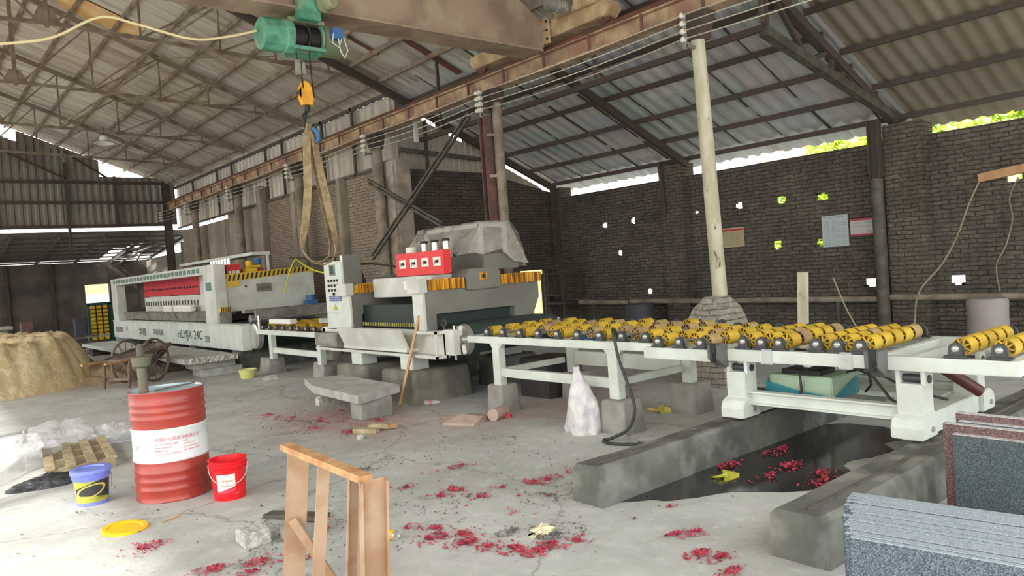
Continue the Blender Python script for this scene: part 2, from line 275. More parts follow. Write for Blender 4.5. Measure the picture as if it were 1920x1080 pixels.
# ---------------------------------------------------------------- mesh helpers
ORG = {}
def V(*a): return Vector(a)
class MB:
    def __init__(s): s.v = []; s.f = []
    def add(s, vs, fs):
        k = len(s.v); s.v += [tuple(p) for p in vs]; s.f += [tuple(i+k for i in q) for q in fs]; return s
    def hexa(s, p): return s.add(p, [(0, 3, 2, 1), (4, 5, 6, 7), (0, 1, 5, 4), (1, 2, 6, 5), (2, 3, 7, 6), (3, 0, 4, 7)])
    def box(s, x0, x1, y0, y1, z0, z1): return s.hexa([(x0, y0, z0), (x1, y0, z0), (x1, y1, z0), (x0, y1, z0), (x0, y0, z1), (x1, y0, z1), (x1, y1, z1), (x0, y1, z1)])
    def bar(s, a, b, w, h, up=(0, 0, 1)):
        a = Vector(a); b = Vector(b); d = (b-a).normalized(); up = Vector(up)
        if abs(d.dot(up)) > .98: up = Vector((1, 0, 0))
        x = d.cross(up).normalized()*w/2; y = x.normalized().cross(d).normalized()*h/2
        return s.hexa([a-x-y, a+x-y, b+x-y, b-x-y, a-x+y, a+x+y, b+x+y, b-x+y])
    def ibeam(s, a, b, w, h, t, up=(0, 0, 1)):
        a = Vector(a); b = Vector(b); d = (b-a).normalized(); u = Vector(up)
        x = d.cross(u).normalized(); y = x.cross(d).normalized()
        s.bar(a+y*(h/2-t/2), b+y*(h/2-t/2), w, t, up); s.bar(a-y*(h/2-t/2), b-y*(h/2-t/2), w, t, up); return s.bar(a, b, t, h-2*t, up)
    def tube(s, pts, r, n=8, cap=True):
        pts = [Vector(p) for p in pts]; rs = r if isinstance(r, (list, tuple)) else [r]*len(pts); k = len(s.v); ring = []
        t0 = (pts[1]-pts[0]).normalized(); ref = Vector((0, 0, 1)) if abs(t0.z) < .9 else Vector((1, 0, 0)); x = t0.cross(ref).normalized()
        for i, p in enumerate(pts):
            t = (pts[min(i+1, len(pts)-1)]-pts[max(i-1, 0)]).normalized(); x = (x-t*x.dot(t)).normalized(); y = t.cross(x)
            for j in range(n):
                a = 2*PI*j/n; s.v.append(tuple(p+(x*math.cos(a)+y*math.sin(a))*rs[i]))
        for i in range(len(pts)-1):
            for j in range(n): s.f.append((k+i*n+j, k+i*n+(j+1) % n, k+(i+1)*n+(j+1) % n, k+(i+1)*n+j))
        if cap: s.f.append(tuple(k+j for j in range(n))[::-1]); s.f.append(tuple(k+(len(pts)-1)*n+j for j in range(n)))
        return s
    def cyl(s, a, b, r, n=20, r2=None): return s.tube([a, b], [r, r if r2 is None else r2], n)
    def prism(s, poly, axis, a, b):
        k = len(s.v); n = len(poly); i = 'XYZ'.index(axis)
        for c in (a, b):
            for p in poly: q = list(p); q.insert(i, c); s.v.append(tuple(q))
        for j in range(n): s.f.append((k+j, k+(j+1) % n, k+n+(j+1) % n, k+n+j))
        s.f.append(tuple(range(k+n-1, k-1, -1))); s.f.append(tuple(range(k+n, k+2*n))); return s
    def lathe(s, prof, o=(0, 0, 0), ax=(0, 0, 1), n=32, cap=False):
        o = Vector(o); z = Vector(ax).normalized(); x = z.orthogonal().normalized(); y = z.cross(x); k = len(s.v)
        for r, h in prof:
            for j in range(n): a = 2*PI*j/n; s.v.append(tuple(o+z*h+(x*math.cos(a)+y*math.sin(a))*r))
        for i in range(len(prof)-1):
            for j in range(n): s.f.append((k+i*n+j, k+i*n+(j+1) % n, k+(i+1)*n+(j+1) % n, k+(i+1)*n+j))
        if cap: s.f.append(tuple(k+j for j in range(n))[::-1]); s.f.append(tuple(k+(len(prof)-1)*n+j for j in range(n)))
        return s
    def build(s, name, m, parent=None, smooth=None, bevel=0, loc=None, M2=None):
        if parent is not None: o0 = ORG[parent.name]
        elif loc is not None: o0 = Vector(loc)
        else:
            xs = [p[0] for p in s.v]; ys = [p[1] for p in s.v]; zs = [p[2] for p in s.v]
            o0 = Vector(((min(xs)+max(xs))/2, (min(ys)+max(ys))/2, min(zs)))
        me = bpy.data.meshes.new(name); me.from_pydata([tuple(Vector(p)-o0) for p in s.v], [], s.f); me.validate()
        import bmesh
        bm = bmesh.new(); bm.from_mesh(me); bmesh.ops.recalc_face_normals(bm, faces=bm.faces)
        zb_ = min([v.co.z for v in bm.verts] or [0])+1e-4
        if bevel: bmesh.ops.bevel(bm, geom=[e for e in bm.edges if len(e.link_faces) == 2 and e.calc_face_angle(0) > .6 and not (bevel > .015 and max(e.verts[0].co.z, e.verts[1].co.z) < zb_)], offset=bevel, segments=(4 if bevel > .03 else 2), affect='EDGES', clamp_overlap=True)
        bm.to_mesh(me); bm.free()
        me.materials.append(MATS[m])
        if smooth is not None:
            for p in me.polygons: p.use_smooth = True
            me.set_sharp_from_angle(angle=math.radians(smooth))
        o = bpy.data.objects.new(name, me); COL.objects.link(o)
        if parent is not None: o.parent = parent
        else: o.location = o0
        ORG[o.name] = o0
        return o
def tag(o, label, cat, group=None, kind=None):
    o['label'] = label; o['category'] = cat
    if group: o['group'] = group
    if kind: o['kind'] = kind
    return o
def thing(name, label, cat, loc, group=None, kind=None):
    o = bpy.data.objects.new(name, None); COL.objects.link(o); o.location = loc; o.empty_display_size = .1; ORG[o.name] = Vector(loc)
    return tag(o, label, cat, group, kind)
def copy_tree(o, parent=None):
    c = o.copy(); COL.objects.link(c); ORG[c.name] = ORG[o.name].copy()
    if parent is not None: c.parent = parent
    for ch in list(o.children): copy_tree(ch, c)
    return c
def text(name, body, m, parent, origin, right, up, width=None, height=.1, depth=.001):
    """flat lettering lying on a surface; origin = lower left corner (world)"""
    cu = bpy.data.curves.new('t', 'FONT'); cu.body = body; cu.size = 1; cu.extrude = 0
    o = bpy.data.objects.new('t', cu); COL.objects.link(o); bpy.context.view_layer.update()
    me = bpy.data.meshes.new_from_object(o.evaluated_get(bpy.context.evaluated_depsgraph_get())); bpy.data.objects.remove(o)
    xs = [v.co.x for v in me.vertices] or [0, 1]; ys = [v.co.y for v in me.vertices] or [0, 1]
    x0, x1, y0, y1 = min(xs), max(xs), min(ys), max(ys); right = Vector(right).normalized(); up = Vector(up).normalized()
    sy = height/max(y1-y0, .01); sx = (width/max(x1-x0, .01)) if width else sy
    nrm = right.cross(up); b = Vector(origin)+nrm*depth-ORG[parent.name]
    for v in me.vertices: v.co = b+right*(v.co.x-x0)*sx+up*(v.co.y-y0)*sy
    me.materials.clear(); me.materials.append(MATS[m]); me.name = name
    ob = bpy.data.objects.new(name, me); COL.objects.link(ob); ob.parent = parent; ORG[ob.name] = ORG[parent.name]
    return ob
def blob(cx, cy, cz, rx, ry, rz, seed=0, n=20, rough=.15, flat=True, pw=1.0):
    """crumpled rounded lump resting on z = cz"""
    rnd = random.Random(seed); m = MB(); ph = [(rnd.uniform(0, 6), rnd.uniform(1.5, 5), rnd.uniform(1.5, 5)) for _ in range(5)]
    rows = n//2
    for i in range(rows+1):
        th = PI*i/rows
        for j in range(n):
            a = 2*PI*j/n; k = 1+rough*sum(math.sin(p+f*a+g*th) for p, f, g in ph)/2.2+rough*rnd.uniform(-.5, .5)
            if i in (0, rows): k = 1
            x = math.sin(th)*math.cos(a)*k; y = math.sin(th)*math.sin(a)*k; z = math.cos(th)*k
            z = (z+1)/2 if not flat else max(z, 0)
            m.v.append((cx+rx*x, cy+ry*y, cz+rz*z**pw if z > 0 else cz+rz*z))
    for i in range(rows):
        for j in range(n): m.f.append((i*n+j, i*n+(j+1) % n, (i+1)*n+(j+1) % n, (i+1)*n+j))
    return m
def spline(pts, n=5):
    P = [Vector(p) for p in pts]; Q = []
    for i in range(len(P)-1):
        p0, p1, p2, p3 = P[max(i-1, 0)], P[i], P[i+1], P[min(i+2, len(P)-1)]
        for q in range(n): f = q/n; Q.append(.5*((2*p1)+(p2-p0)*f+(2*p0-5*p1+4*p2-p3)*f*f+(3*p1-p0-3*p2+p3)*f**3))
    return Q+[P[-1]]
def catenary(a, b, sag, n=10):
    a = Vector(a); b = Vector(b); return [a.lerp(b, i/n)+Vector((0, 0, -sag*4*(i/n)*(1-i/n))) for i in range(n+1)]
def grid_wall(us, vs, openf, P, th):
    """wall slab of quads: us along, vs up, openf(uc,vc) true where open; P(u,v,d) -> xyz with d = 0 inner face, 1 outer"""
    m = MB(); nu, nv = len(us)-1, len(vs)-1
    op = lambda i, j: i < 0 or j < 0 or i >= nu or j >= nv or openf((us[i]+us[i+1])/2, (vs[j]+vs[j+1])/2)
    def q(*p): k = len(m.v); m.v += list(p); m.f.append((k, k+1, k+2, k+3))
    for i in range(nu):
        for j in range(nv):
            if op(i, j): continue
            u0, u1, v0, v1 = us[i], us[i+1], vs[j], vs[j+1]
            q(P(u0, v0, 0), P(u1, v0, 0), P(u1, v1, 0), P(u0, v1, 0)); q(P(u0, v0, 1), P(u0, v1, 1), P(u1, v1, 1), P(u1, v0, 1))
            if op(i-1, j): q(P(u0, v0, 0), P(u0, v1, 0), P(u0, v1, 1), P(u0, v0, 1))
            if op(i+1, j): q(P(u1, v0, 0), P(u1, v0, 1), P(u1, v1, 1), P(u1, v1, 0))
            if op(i, j-1): q(P(u0, v0, 0), P(u0, v0, 1), P(u1, v0, 1), P(u1, v0, 0))
            if op(i, j+1): q(P(u0, v1, 0), P(u1, v1, 0), P(u1, v1, 1), P(u0, v1, 1))
    return m
def weld(o, d=1e-4):
    import bmesh
    bm = bmesh.new(); bm.from_mesh(o.data); bmesh.ops.remove_doubles(bm, verts=bm.verts, dist=d); bmesh.ops.recalc_face_normals(bm, faces=bm.faces); bm.to_mesh(o.data); bm.free(); return o

# ---------------------------------------------------------------- the building
def rz(x):
    return 5.80-.43*(x-8.3) if x >= 8.3 else (5.80+.385*(8.3-x) if x >= 2.2 else 8.15-.385*(2.2-x))
MB().add([(-30, -20, 0), (13.3, -20, 0), (13.3, 44, 0), (-30, 44, 0)], [(0, 1, 2, 3)]).build('floor', 'floor')
tag(bpy.data.objects['floor'], 'dusty pale grey concrete floor with cracks and red dust', 'floor', kind='structure')
o = MB().box(13.36, 90, -60, 110, -.5, -.06).build('ground', 'outside_ground'); tag(o, 'sandy ground outside beyond the brick wall', 'ground', kind='structure')
o = MB().box(-60, 13.3, 44, 110, -.5, -.02).build('ground', 'outside_ground'); tag(o, 'sunlit ground outside behind the far doorway', 'ground', kind='structure')

# right wall with air holes
holes = [(12.26, 2.56), (11.37, 2.58), (11.83, 1.86), (8.58, 2.61), (7.64, 2.61), (6.81, 2.60), (7.79, 1.77), (6.91, 1.75), (11.0, .96), (6.04, .99), (4.65, .99), (3.80, 2.53), (9.61, 2.59), (9.75, 2.47)]
hs = [(y+random.uniform(-.01, .01), z+random.uniform(-.01, .01), (.09 if k > 11 else random.uniform(.095, .125)), (.03 if k > 11 else random.uniform(.06, .085))) for k, (y, z) in enumerate(holes)]
us = sorted(set([-3, 14.1]+[c for h in hs for c in (h[0]-h[2], h[0]+h[2])]+[i*.5 for i in range(-5, 28)]))
vs = sorted(set([0, 3.38]+[c for h in hs for c in (h[1]-h[3], h[1]+h[3])]))
def holed():
    m = grid_wall(us, vs, lambda u, v: any(abs(u-h[0]) < h[2] and abs(v-h[1]) < h[3] for h in hs), lambda u, v, d: (13.1+.11*d, u, v), 1)
    for y, z, a, b in hs:
        for _ in range(3):
            sy, sz = random.choice((-1, 1)), random.choice((-1, 1)); wy, wz = a*random.uniform(.25, .6), b*random.uniform(.25, .55)
            ys_ = sorted((y+sy*a, y+sy*(a-wy))); zs_ = sorted((z+sz*b, z+sz*(b-wz))); m.box(13.11, 13.2, ys_[0], ys_[1], zs_[0], zs_[1])
    return m
wr = holed().build('wall_right', 'brick_right', loc=(13.1, 5, 0))
tag(wr, 'long grimy brick wall with small square air holes', 'wall', kind='structure')
for y0, y1, x0, zt in ((9.75, 10.35, 12.9, 3.66), (4.98, 5.6, 12.88, 3.62), (13.5, 13.9, 12.95, 3.62)):
    MB().box(x0, 13.34, y0, y1, 0, zt).build('pier', 'brick_pier', wr, bevel=.012)
# end wall across the lean-to, door opening at its right
def topz(x): return rz(x)-.14
we = weld(grid_wall([8.6, 11.8, 12.6, 13.1], [0, 1.6, 3.55], lambda u, v: 11.8 < u < 12.6 and v < 1.6, lambda u, v, d: (u, 13.9+.1*d, v), 1).build('wall_end', 'brick_end', loc=(10.8, 13.9, 0)))
tag(we, 'brick cross wall closing the lean-to behind the machine', 'wall', kind='structure')
MB().prism([(8.6, 3.55), (12.95, 3.55), (10.9, 3.98), (8.6, 4.02)], 'Y', 13.9, 14.1).build('brick_gable', 'brick_end', we)
m = MB(); x = 8.6
while x < 12.85:
    for k, (dx, ya, yb) in enumerate(((.09, 0, 0), (.02, 0, .03), (.05, .03, .03), (.02, .03, 0))):
        x1 = x+dx; gap = .1 if 9.2 < x < 9.7 or 10.1 < x < 10.5 or x > 11.5 else -.03
        m.add([(x, 14.14+ya, 3.45), (x1, 14.14+yb, 3.45), (x1, 14.14+yb, topz(x1)+.1-gap), (x, 14.14+ya, topz(x)+.1-gap)], [(0, 1, 2, 3)]); x = x1
m.build('gable_sheet', 'clad_side', we)
MB().bar((8.6, 13.84, 4.42), (10.9, 13.84, 4.28), .06, .09).bar((9.3, 13.86, 4.0), (9.3, 13.86, 5.1), .06, .06).build('girt', 'dull_steel', we)
# crane side wall: brick below, corrugated sheets above
def gapL(u, v): return (v > 3.98 and v < 4.2 and u > 24.6) or (v > 3.6 and v < 3.98 and 29.6 < u < 30)
wl = weld(grid_wall([14.1, 24.6, 25.4, 26.8, 28.2, 29.6, 30], [0, 2.2, 3.6, 3.98, 4.2], gapL, lambda u, v, d: (8.55+.24*d, u, v), 1).build('wall_crane', 'brick_crane', loc=(8.55, 22, 0)))
tag(wl, 'dusty brick wall running behind the crane runway', 'wall', kind='structure')
m = MB(); y = 13.95
while y < 30:
    for k, (dy, dx) in enumerate(((.1, 0), (.05, .035), (.1, .035), (.05, 0))):
        y1 = y+dy; xa = 8.62+(0 if k in (0, 1) else .035); xb = 8.62+(.035 if k in (1, 2) else 0); xa = 8.62+(0, 0, .035, .035)[k]; xb = 8.62+(0, .035, .035, 0)[k]
        jag = .0 if y < 24.6 else random.choice((0, .03, -.04, .06))
        m.add([(xa, y, 4.12+jag), (xb, y1, 4.12+jag), (xb, y1, 5.66), (xa, y, 5.66)], [(0, 1, 2, 3)]); y = y1
m.build('wall_sheet', 'clad_side', wl)
m = MB()
for y in (15.7, 17.3, 19.8, 21.0, 23.8, 25.2, 27.8): m.box(8.5, 8.56, y, y+.07, 4.1, 5.7)
m.box(8.5, 8.56, 13.9, 30, 5.62, 5.7).box(8.5, 8.56, 13.9, 30, 4.1, 4.16)
m.build('girt', 'dull_steel', wl)
MB().box(8.535, 8.56, 22.0, 24.5, 0, 4.0).box(8.53, 8.56, 24.9, 26.6, 0, 3.95).build('plaster_patch', 'plaster', wl)
o = MB().box(8.34, 8.78, 13.72, 14.3, 0, 4.22).build('wall_corner', 'rough_plaster', bevel=.05); tag(o, 'rough plastered wall corner where the two brick walls meet', 'wall', kind='structure')
for y, wd in ((21.25, .34), (18.9, .3), (16.3, .2)):
    o = MB().box(8.36, 8.56, y, y+wd, 0, 4.6 if wd > .3 else 4.15).build('wall_pilaster', 'plaster', wl, bevel=.02)
# far end wall under the eaves, lower shed behind it
wb = None; m = MB(); x = -3.0
while x < 8.3:
    for k in range(4):
        x1 = x+(.08, .04, .08, .04)[k]; ya = 30.05+(0, 0, .03, .03)[k]; yb = 30.05+(0, .03, .03, 0)[k]
        top = 6.05 if x > 5.98 else rz(x)-(.07 if x > 3.5 else .45)
        bot = 4.28 if x > 6.6 else 4.2
        m.add([(x, ya, bot), (x1, yb, bot), (x1, yb, top), (x, ya, top)], [(0, 1, 2, 3)]); x = x1
wb = m.build('wall_back', 'clad_end', loc=(3, 30, 4.2)); tag(wb, 'dark corrugated sheets closing the far end of the hall', 'wall', kind='structure')
m = MB()
for z in (4.27, 5.1, 5.82): m.bar((-3, 29.97, z), (8.3, 29.97, z), .08, .1)
for x in (.6, 2.8, 4.9, 6.45): m.bar((x, 29.95, 3.3 if x == 4.9 else 4.2), (x, 29.95, 6.05 if x > 6 else 6.5), .09, .09, (0, 1, 0))
m.bar((3.0, 29.93, 6.9), (4.9, 29.93, 5.95), .05, .07).bar((6.2, 29.93, 6.0), (4.9, 29.93, 6.9), .05, .07).build('girt', 'dark_steel', wb)
# lower shed roof
ls = MB(); random.seed(11)
for i in range(26):
    for j in range(7):
        xa = -3+i*.48; ya = 30.25+j*.98
        if (xa > 6.6 and j > 2 and random.random() < .4) or random.random() < .012: continue
        za = 4.08-.1*(ya-30.25); zb = za-.098
        ls.hexa([(xa, ya, za), (xa+.485, ya, za), (xa+.485, ya+.99, zb), (xa, ya+.99, zb), (xa, ya, za+.02), (xa+.485, ya, za+.02), (xa+.485, ya+.99, zb+.02), (xa, ya+.99, zb+.02)])
ls = ls.build('ceiling_lower', 'clad_end', loc=(3, 33.5, 3.4)); tag(ls, 'patchy low shed roof seen beyond the end wall', 'roof', kind='structure')
m = MB()
for j in range(8): ya = 30.2+j*.97; m.bar((-3, ya, 4.02-.1*(ya-30.25)), (9.2, ya, 4.02-.1*(ya-30.25)), .05, .07)
for i in range(9): xa = -2.6+i*1.45; m.bar((xa, 30.2, 3.95), (xa, 37, 3.27), .06, .1)
m.build('rafter', 'dull_steel', ls)
for k in range(3): MB().bar((6.9+k*.8, 36.9, 3.1), (8.8-k*.3, 31.5+k, 3.85), .05, .05).build('brace', 'steel_grey', ls)
o = weld(grid_wall([-8, 6.45, 7.4, 9.3], [0, 2.3, 3.3], lambda u, v: 6.45 < u < 7.4 and v < 2.3, lambda u, v, d: (u, 37.1+.2*d, v), 1).build('wall_far', 'far_wall', loc=(3, 37, 0))); tag(o, 'dark far wall with a bright doorway', 'wall', kind='structure')
MB().box(7.4, 9.2, 37.0, 37.1, 1.9, 3.2).build('brick_patch', 'brick_end', o)
for x in (3.6, 5.2): MB().bar((x, 37.0, 0), (x, 37.0, 3.3), .12, .12, (0, 1, 0)).build('post', 'dark_steel', o)
o = MB().box(9.0, 9.2, 30.1, 37.1, 0, 3.3).build('wall_side', 'brick_pale'); tag(o, 'sunlit pale brick side wall of the low shed', 'wall', kind='structure')
o = MB().box(-8.2, -8, 30, 37.1, 0, 4).build('wall_side', 'dark_panel'); tag(o, 'left side wall of the low shed', 'wall', kind='structure')

# main roof
def corr(m, xs, y0, y1, pitch=.2, amp=.03, wavy=False, edge=0, zf=rz, dz=.07):
    ny = int((y1-y0)/pitch*(6 if wavy else 4)); ys = [y0+(y1-y0)*i/ny for i in range(ny+1)]; k = len(m.v)
    for ix, x in enumerate(xs):
        for i, y in enumerate(ys):
            h = amp*math.sin(2*PI*(y-y0)/pitch)/2 if wavy else amp*(0, 0, 1, 1)[i % 4]
            m.v.append((x+(random.uniform(-edge, edge) if ix == len(xs)-1 and edge else 0), y, zf(x)+dz+h))
    n = len(ys)
    for a in range(len(xs)-1):
        for i in range(n-1): m.f.append((k+a*n+i, k+a*n+i+1, k+(a+1)*n+i+1, k+(a+1)*n+i))
m = MB(); corr(m, [2.2, 3.4, 4.6, 5.8, 7.0, 8.7], -2.5, 30.6); corr(m, [2.2, 0, -2, -4.2], -2.5, 30.6)
ce = m.build('ceiling', 'roof_warm', loc=(2.2, 14, 5.8)); tag(ce, 'corrugated metal roof over the hall', 'ceiling', kind='structure')
m = MB(); corr(m, [8.25, 9.9, 11.5, 13.0, 13.6], 5.3, 14.2, pitch=.3, edge=.1); m.build('roof_sheet', 'roof_cool', ce)
m = MB(); corr(m, [8.25, 10, 12, 13.7], -2.5, 5.5, pitch=.22, amp=.032, wavy=True, dz=.1); m.build('roof_sheet', 'roof_dark', ce, smooth=60)
m = MB(); random.seed(5); y = 5.7
while y < 14:
    L0 = 8.4
    for k in range(5):
        xa = 8.4+k*.98+random.uniform(-.1, .15); xb = min(xa+random.uniform(.75, 1.0), 13.2); wd = random.choice((.02, .03, .055, .015))
        if random.random() < .85: m.bar((xa, y, rz(xa)+.065), (xb, y+random.uniform(-.03, .03), rz(xb)+.065), wd, .012)
    y += .9
m.build('seam_shadow', 'dark_steel', ce)  # flat dark strips drawn as shadows along the sheet ribs and joints
m = MB()
for (x, y, l, wd) in ((7.4, 11.9, 1.5, .16), (7.0, 10.9, 1.3, .12), (6.6, 12.9, 1.1, .1), (6.9, 9.9, .9, .12)): m.bar((x, y, rz(x)+.062), (x+l, y, rz(x+l)+.062), wd, .01)
m.build('rust_strip', 'rail_rust', ce)
MB().add([(3.05, 17.0, rz(3.05)+.06), (4.5, 17.0, rz(4.5)+.06), (4.5, 17.95, rz(4.5)+.06), (3.05, 17.95, rz(3.05)+.06)], [(0, 1, 2, 3)]).build('amber_skylight', 'amber_sheet', ce)
xs = [2.55, 3.3, 4.05, 4.8, 5.5, 6.2, 6.9, 7.55, 8.2]
for x in xs: MB().bar((x, -2.5, rz(x)), (x, 30.4, rz(x)), .05, .09).build('purlin', 'truss_steel', ce)
for x in (-3.9, -2.6, -1.3, 0, 1.4): MB().bar((x, -2.5, rz(x)), (x, 30.4, rz(x)), .05, .09).build('purlin', 'truss_steel', ce)
for x in (9.0, 9.85, 10.7, 11.55, 12.35, 13.1): MB().bar((x, 5.4 if x < 13 else -2.5, rz(x)), (x, 14.1, rz(x)), .05, .09).build('purlin', 'dark_steel', ce)
for x in (9.2, 10.2, 11.2, 12.2): MB().bar((x, -2.5, rz(x)+.02), (x, 5.4, rz(x)+.02), .06, .08).build('purlin', 'dark_steel', ce)
for y in (9.75, 13.85):
    MB().bar((2.2, y, rz(2.2)-.12), (8.3, y, 5.68), .1, .14).bar((8.3, y, 5.68), (13.1, y, rz(13.1)-.12), .1, .14).build('rafter', 'dark_steel', ce)
for y in (11.85, 7.75, 4.95): MB().bar((8.33, y, 5.75), (8.33, y, 4.45), .05, .05, (0, 1, 0)).build('dropper', 'dark_steel', ce)

# trusses of the main hall
TP = ['nearest of the four trusses, above the brick corner', 'second truss back, crossing the amber roof sheet', 'third truss back, carrying the white pendant lamp', 'fourth truss back, farthest from the viewer']
def bz(x): return 5.76+.16*math.sqrt(max(0, (8.25-x)))*1.05 if x >= 2.2 else bz(4.4-x)
for k, y in enumerate((13.9, 17.9, 22.0, 26.0)):
    t = thing('roof_truss', 'light steel roof truss, '+TP[k], 'roof truss', (2.2, y, 5.8), 'trusses over the hall')
    MB().bar((8.3, y, 5.70), (2.2, y, rz(2.2)-.1), .07, .11).bar((2.2, y, rz(2.2)-.1), (-3.9, y, 5.70), .07, .11).build('top_chord', 'truss_steel', t)
    m = MB(); pts = [8.25, 6.9, 5.4, 3.8, 2.2, .6, -1, -2.5, -3.85]
    for a, b in zip(pts, pts[1:]): m.bar((a, y, bz(a)), (b, y, bz(b)), .06, .06)
    m.build('bottom_chord', 'truss_steel', t)
    bot = [7.1, 6.0, 4.95, 3.6, 2.2]; top = [7.5, 6.6, 5.3, 4.2, 2.9]
    zt = lambda x: rz(x)-.12
    for s in (1, -1):
        fx = lambda x: x if s > 0 else 4.4-x
        for a, b, c in ((7.7, 7.7, 0), (7.1, 7.1, 0), (6.0, 6.0, 0), (4.95, 4.95, 0), (3.6, 3.6, 0)):
            MB().bar((fx(a), y, bz(a)), (fx(b), y, zt(b)), .035, .035, (0, 1, 0)).build('web', 'truss_steel', t)
        for a, b in ((7.1, 6.0), (6.0, 4.95), (4.95, 3.6), (3.6, 2.3)):
            MB().bar((fx(a), y, zt(a)), (fx(b), y, bz(b)), .035, .035).build('web', 'truss_steel', t)
    MB().bar((2.2, y, 6.1), (2.2, y, 8.0), .07, .07, (0, 1, 0)).build('king_post', 'truss_steel', t)
    MB().prism([(2.0, 6.2), (2.4, 6.2), (2.3, 6.42), (2.1, 6.42)], 'Y', y-.02, y+.02).build('gusset', 'truss_steel', t)
# longitudinal sway bracing between the trusses
for (a, b) in (((6.0, 13.9, 6.1), (4.95, 17.9, 7.0)), ((4.95, 13.9, 6.9), (3.6, 17.9, 6.2)), ((6.0, 17.9, 6.1), (4.95, 22, 6.9)), ((4.95, 17.9, 6.9), (3.6, 22, 6.2)), ((6.0, 22, 6.1), (4.95, 26, 6.9))):
    MB().bar(a, b, .03, .03).build('sway_brace', 'truss_steel', ce)
t = thing('roof_truss', 'short dark truss tapering down to the brick pier on the right', 'roof truss', (11.2, 5.45, 3.7), 'trusses over the hall')
MB().bar((8.3, 5.45, 5.68), (13.2, 5.45, rz(13.2)-.1), .12, .13).build('top_chord', 'dark_steel', t)
MB().bar((9.19, 5.45, 4.62), (13.3, 5.45, 3.68), .13, .13).build('bottom_chord', 'dull_steel', t)
lo = lambda x: 4.62-(x-9.19)*.229; up = lambda x: rz(x)-.12
for a, b in ((9.25, 9.25), (10.35, 10.9), (10.95, 10.95+.08), (10.95, 11.5), (12.0, 12.05), (11.9, 11.3), (12.75, 12.78), (12.2, 12.75), (10.3, 9.4)):
    MB().bar((a, 5.45, lo(a)), (b, 5.45, up(b)), .07, .06, (0, 1, 0)).build('web', 'dark_steel', t)
o = MB().bar((9.19, 5.45, 4.66), (9.19, 13.9, 4.66), .07, .09).build('purlin', 'dark_steel', ce)

for y in (-2, 2, 6, 9.8, 13.9, 17.9, 22, 26, 29.9):  # out-of-view posts added to cut the incoming sun into streaks
    o = MB().box(-4.05, -3.85, y-.1, y+.1, 0, 5.66).build('post', 'column_grey'); tag(o, 'unseen roof post added on the open left side to break up sunlight', 'post', 'added posts on the open side', 'structure')
# crane columns
CL = ['round lime washed steel column standing on the tapered masonry block', 'paired reddish joist and round pipe column behind the calibrating machine', 'round grey column at the rough plaster wall corner', 'grey column in front of the brick wall, left of the hanging sling', 'pale column far back, above the canopy of the long polishing machine', 'distant column beside the light gap in the wall', 'dark corner column at the far end of the hall']
for k, y in enumerate((5.8, 10.08, 14.15, 18.2, 22.6, 26.8, 29.9)):
    if k == 6: k_ = 'dark_steel'
    t = thing('steel_column', CL[k], 'column', (8.2, y, 0), 'columns under the crane runway')
    if k == 0:
        MB().tube([(8.3, y-.02, 1.13), (8.2, y, 4.5)], [.098, .088], 20).build('shaft', 'lime_white', t, smooth=50)
    elif k == 1:
        MB().ibeam((8.06, y+.06, 0), (8.06, y+.06, 4.6), .2, .14, .02, (0, 1, 0)).build('joist', 'column_red', t)
        MB().cyl((8.2, y-.1, 0), (8.2, y-.1, 4.55), .085, 18).build('shaft', 'column_grey', t, smooth=50)
        m = MB()
        for z in (2.45, 3.3, 4.0, 1.5): m.bar((8.02, y, z), (8.18, y-.12, z), .05, .05)
        m.build('batten', 'column_grey', t)
    elif k == 6: MB().ibeam((8.15, y, 0), (8.15, y, 5.75), .24, .26, .02, (0, 1, 0)).build('shaft', 'dark_steel', t)
    else: MB().cyl((8.2, y, 0), (8.2, y, 4.6), .12, 18).build('shaft', 'column_grey', t, smooth=50)
    MB().prism([(y-.22, 4.78), (y+.22, 4.78), (y+.1, 4.45), (y-.1, 4.45)], 'X', 8.08, 8.32).build('bracket', 'dark_steel', t)
    ir = MB().bar((7.93, y, 4.3), (7.93, y, 4.78), .04, .04, (0, 1, 0)).bar((7.93, y, 4.35), (8.12, y, 4.35), .04, .04).build('insulator_bar', 'steel_grey', t)
    for z in (4.72, 4.62, 4.52, 4.42):
        m = MB()
        for q in range(3 if k else 1): m.lathe([(.0, -.04), (.02, -.04), (.036, -.02), (.02, 0), (.036, .02), (.02, .04), (0, .04)], (7.9-.035*q*0, y+.05*(q-1)*(1 if k else 0), z), (1, 0, 0), 12)
        m.build('insulator', 'porcelain', ir, smooth=60)
WL = ['topmost', 'second from the top', 'third from the top', 'lowest']
for k, z in enumerate((4.72, 4.62, 4.52, 4.42)):
    pts = []; ys = [0, 5.8, 10.08, 14.15, 18.2, 22.6, 26.8, 29.9]
    for a, b in zip(ys, ys[1:]): pts += catenary((7.88, a, z), (7.88, b, z), .03+.012*k, 6)[:-1]
    pts.append(V(7.88, 29.9, z))
    tag(MB().tube(pts, .008, 6).build('conductor_wire', 'bare_wire', smooth=60), 'bare crane conductor wire on the white insulators, %s of the four' % WL[k], 'wire', 'crane conductor wires')
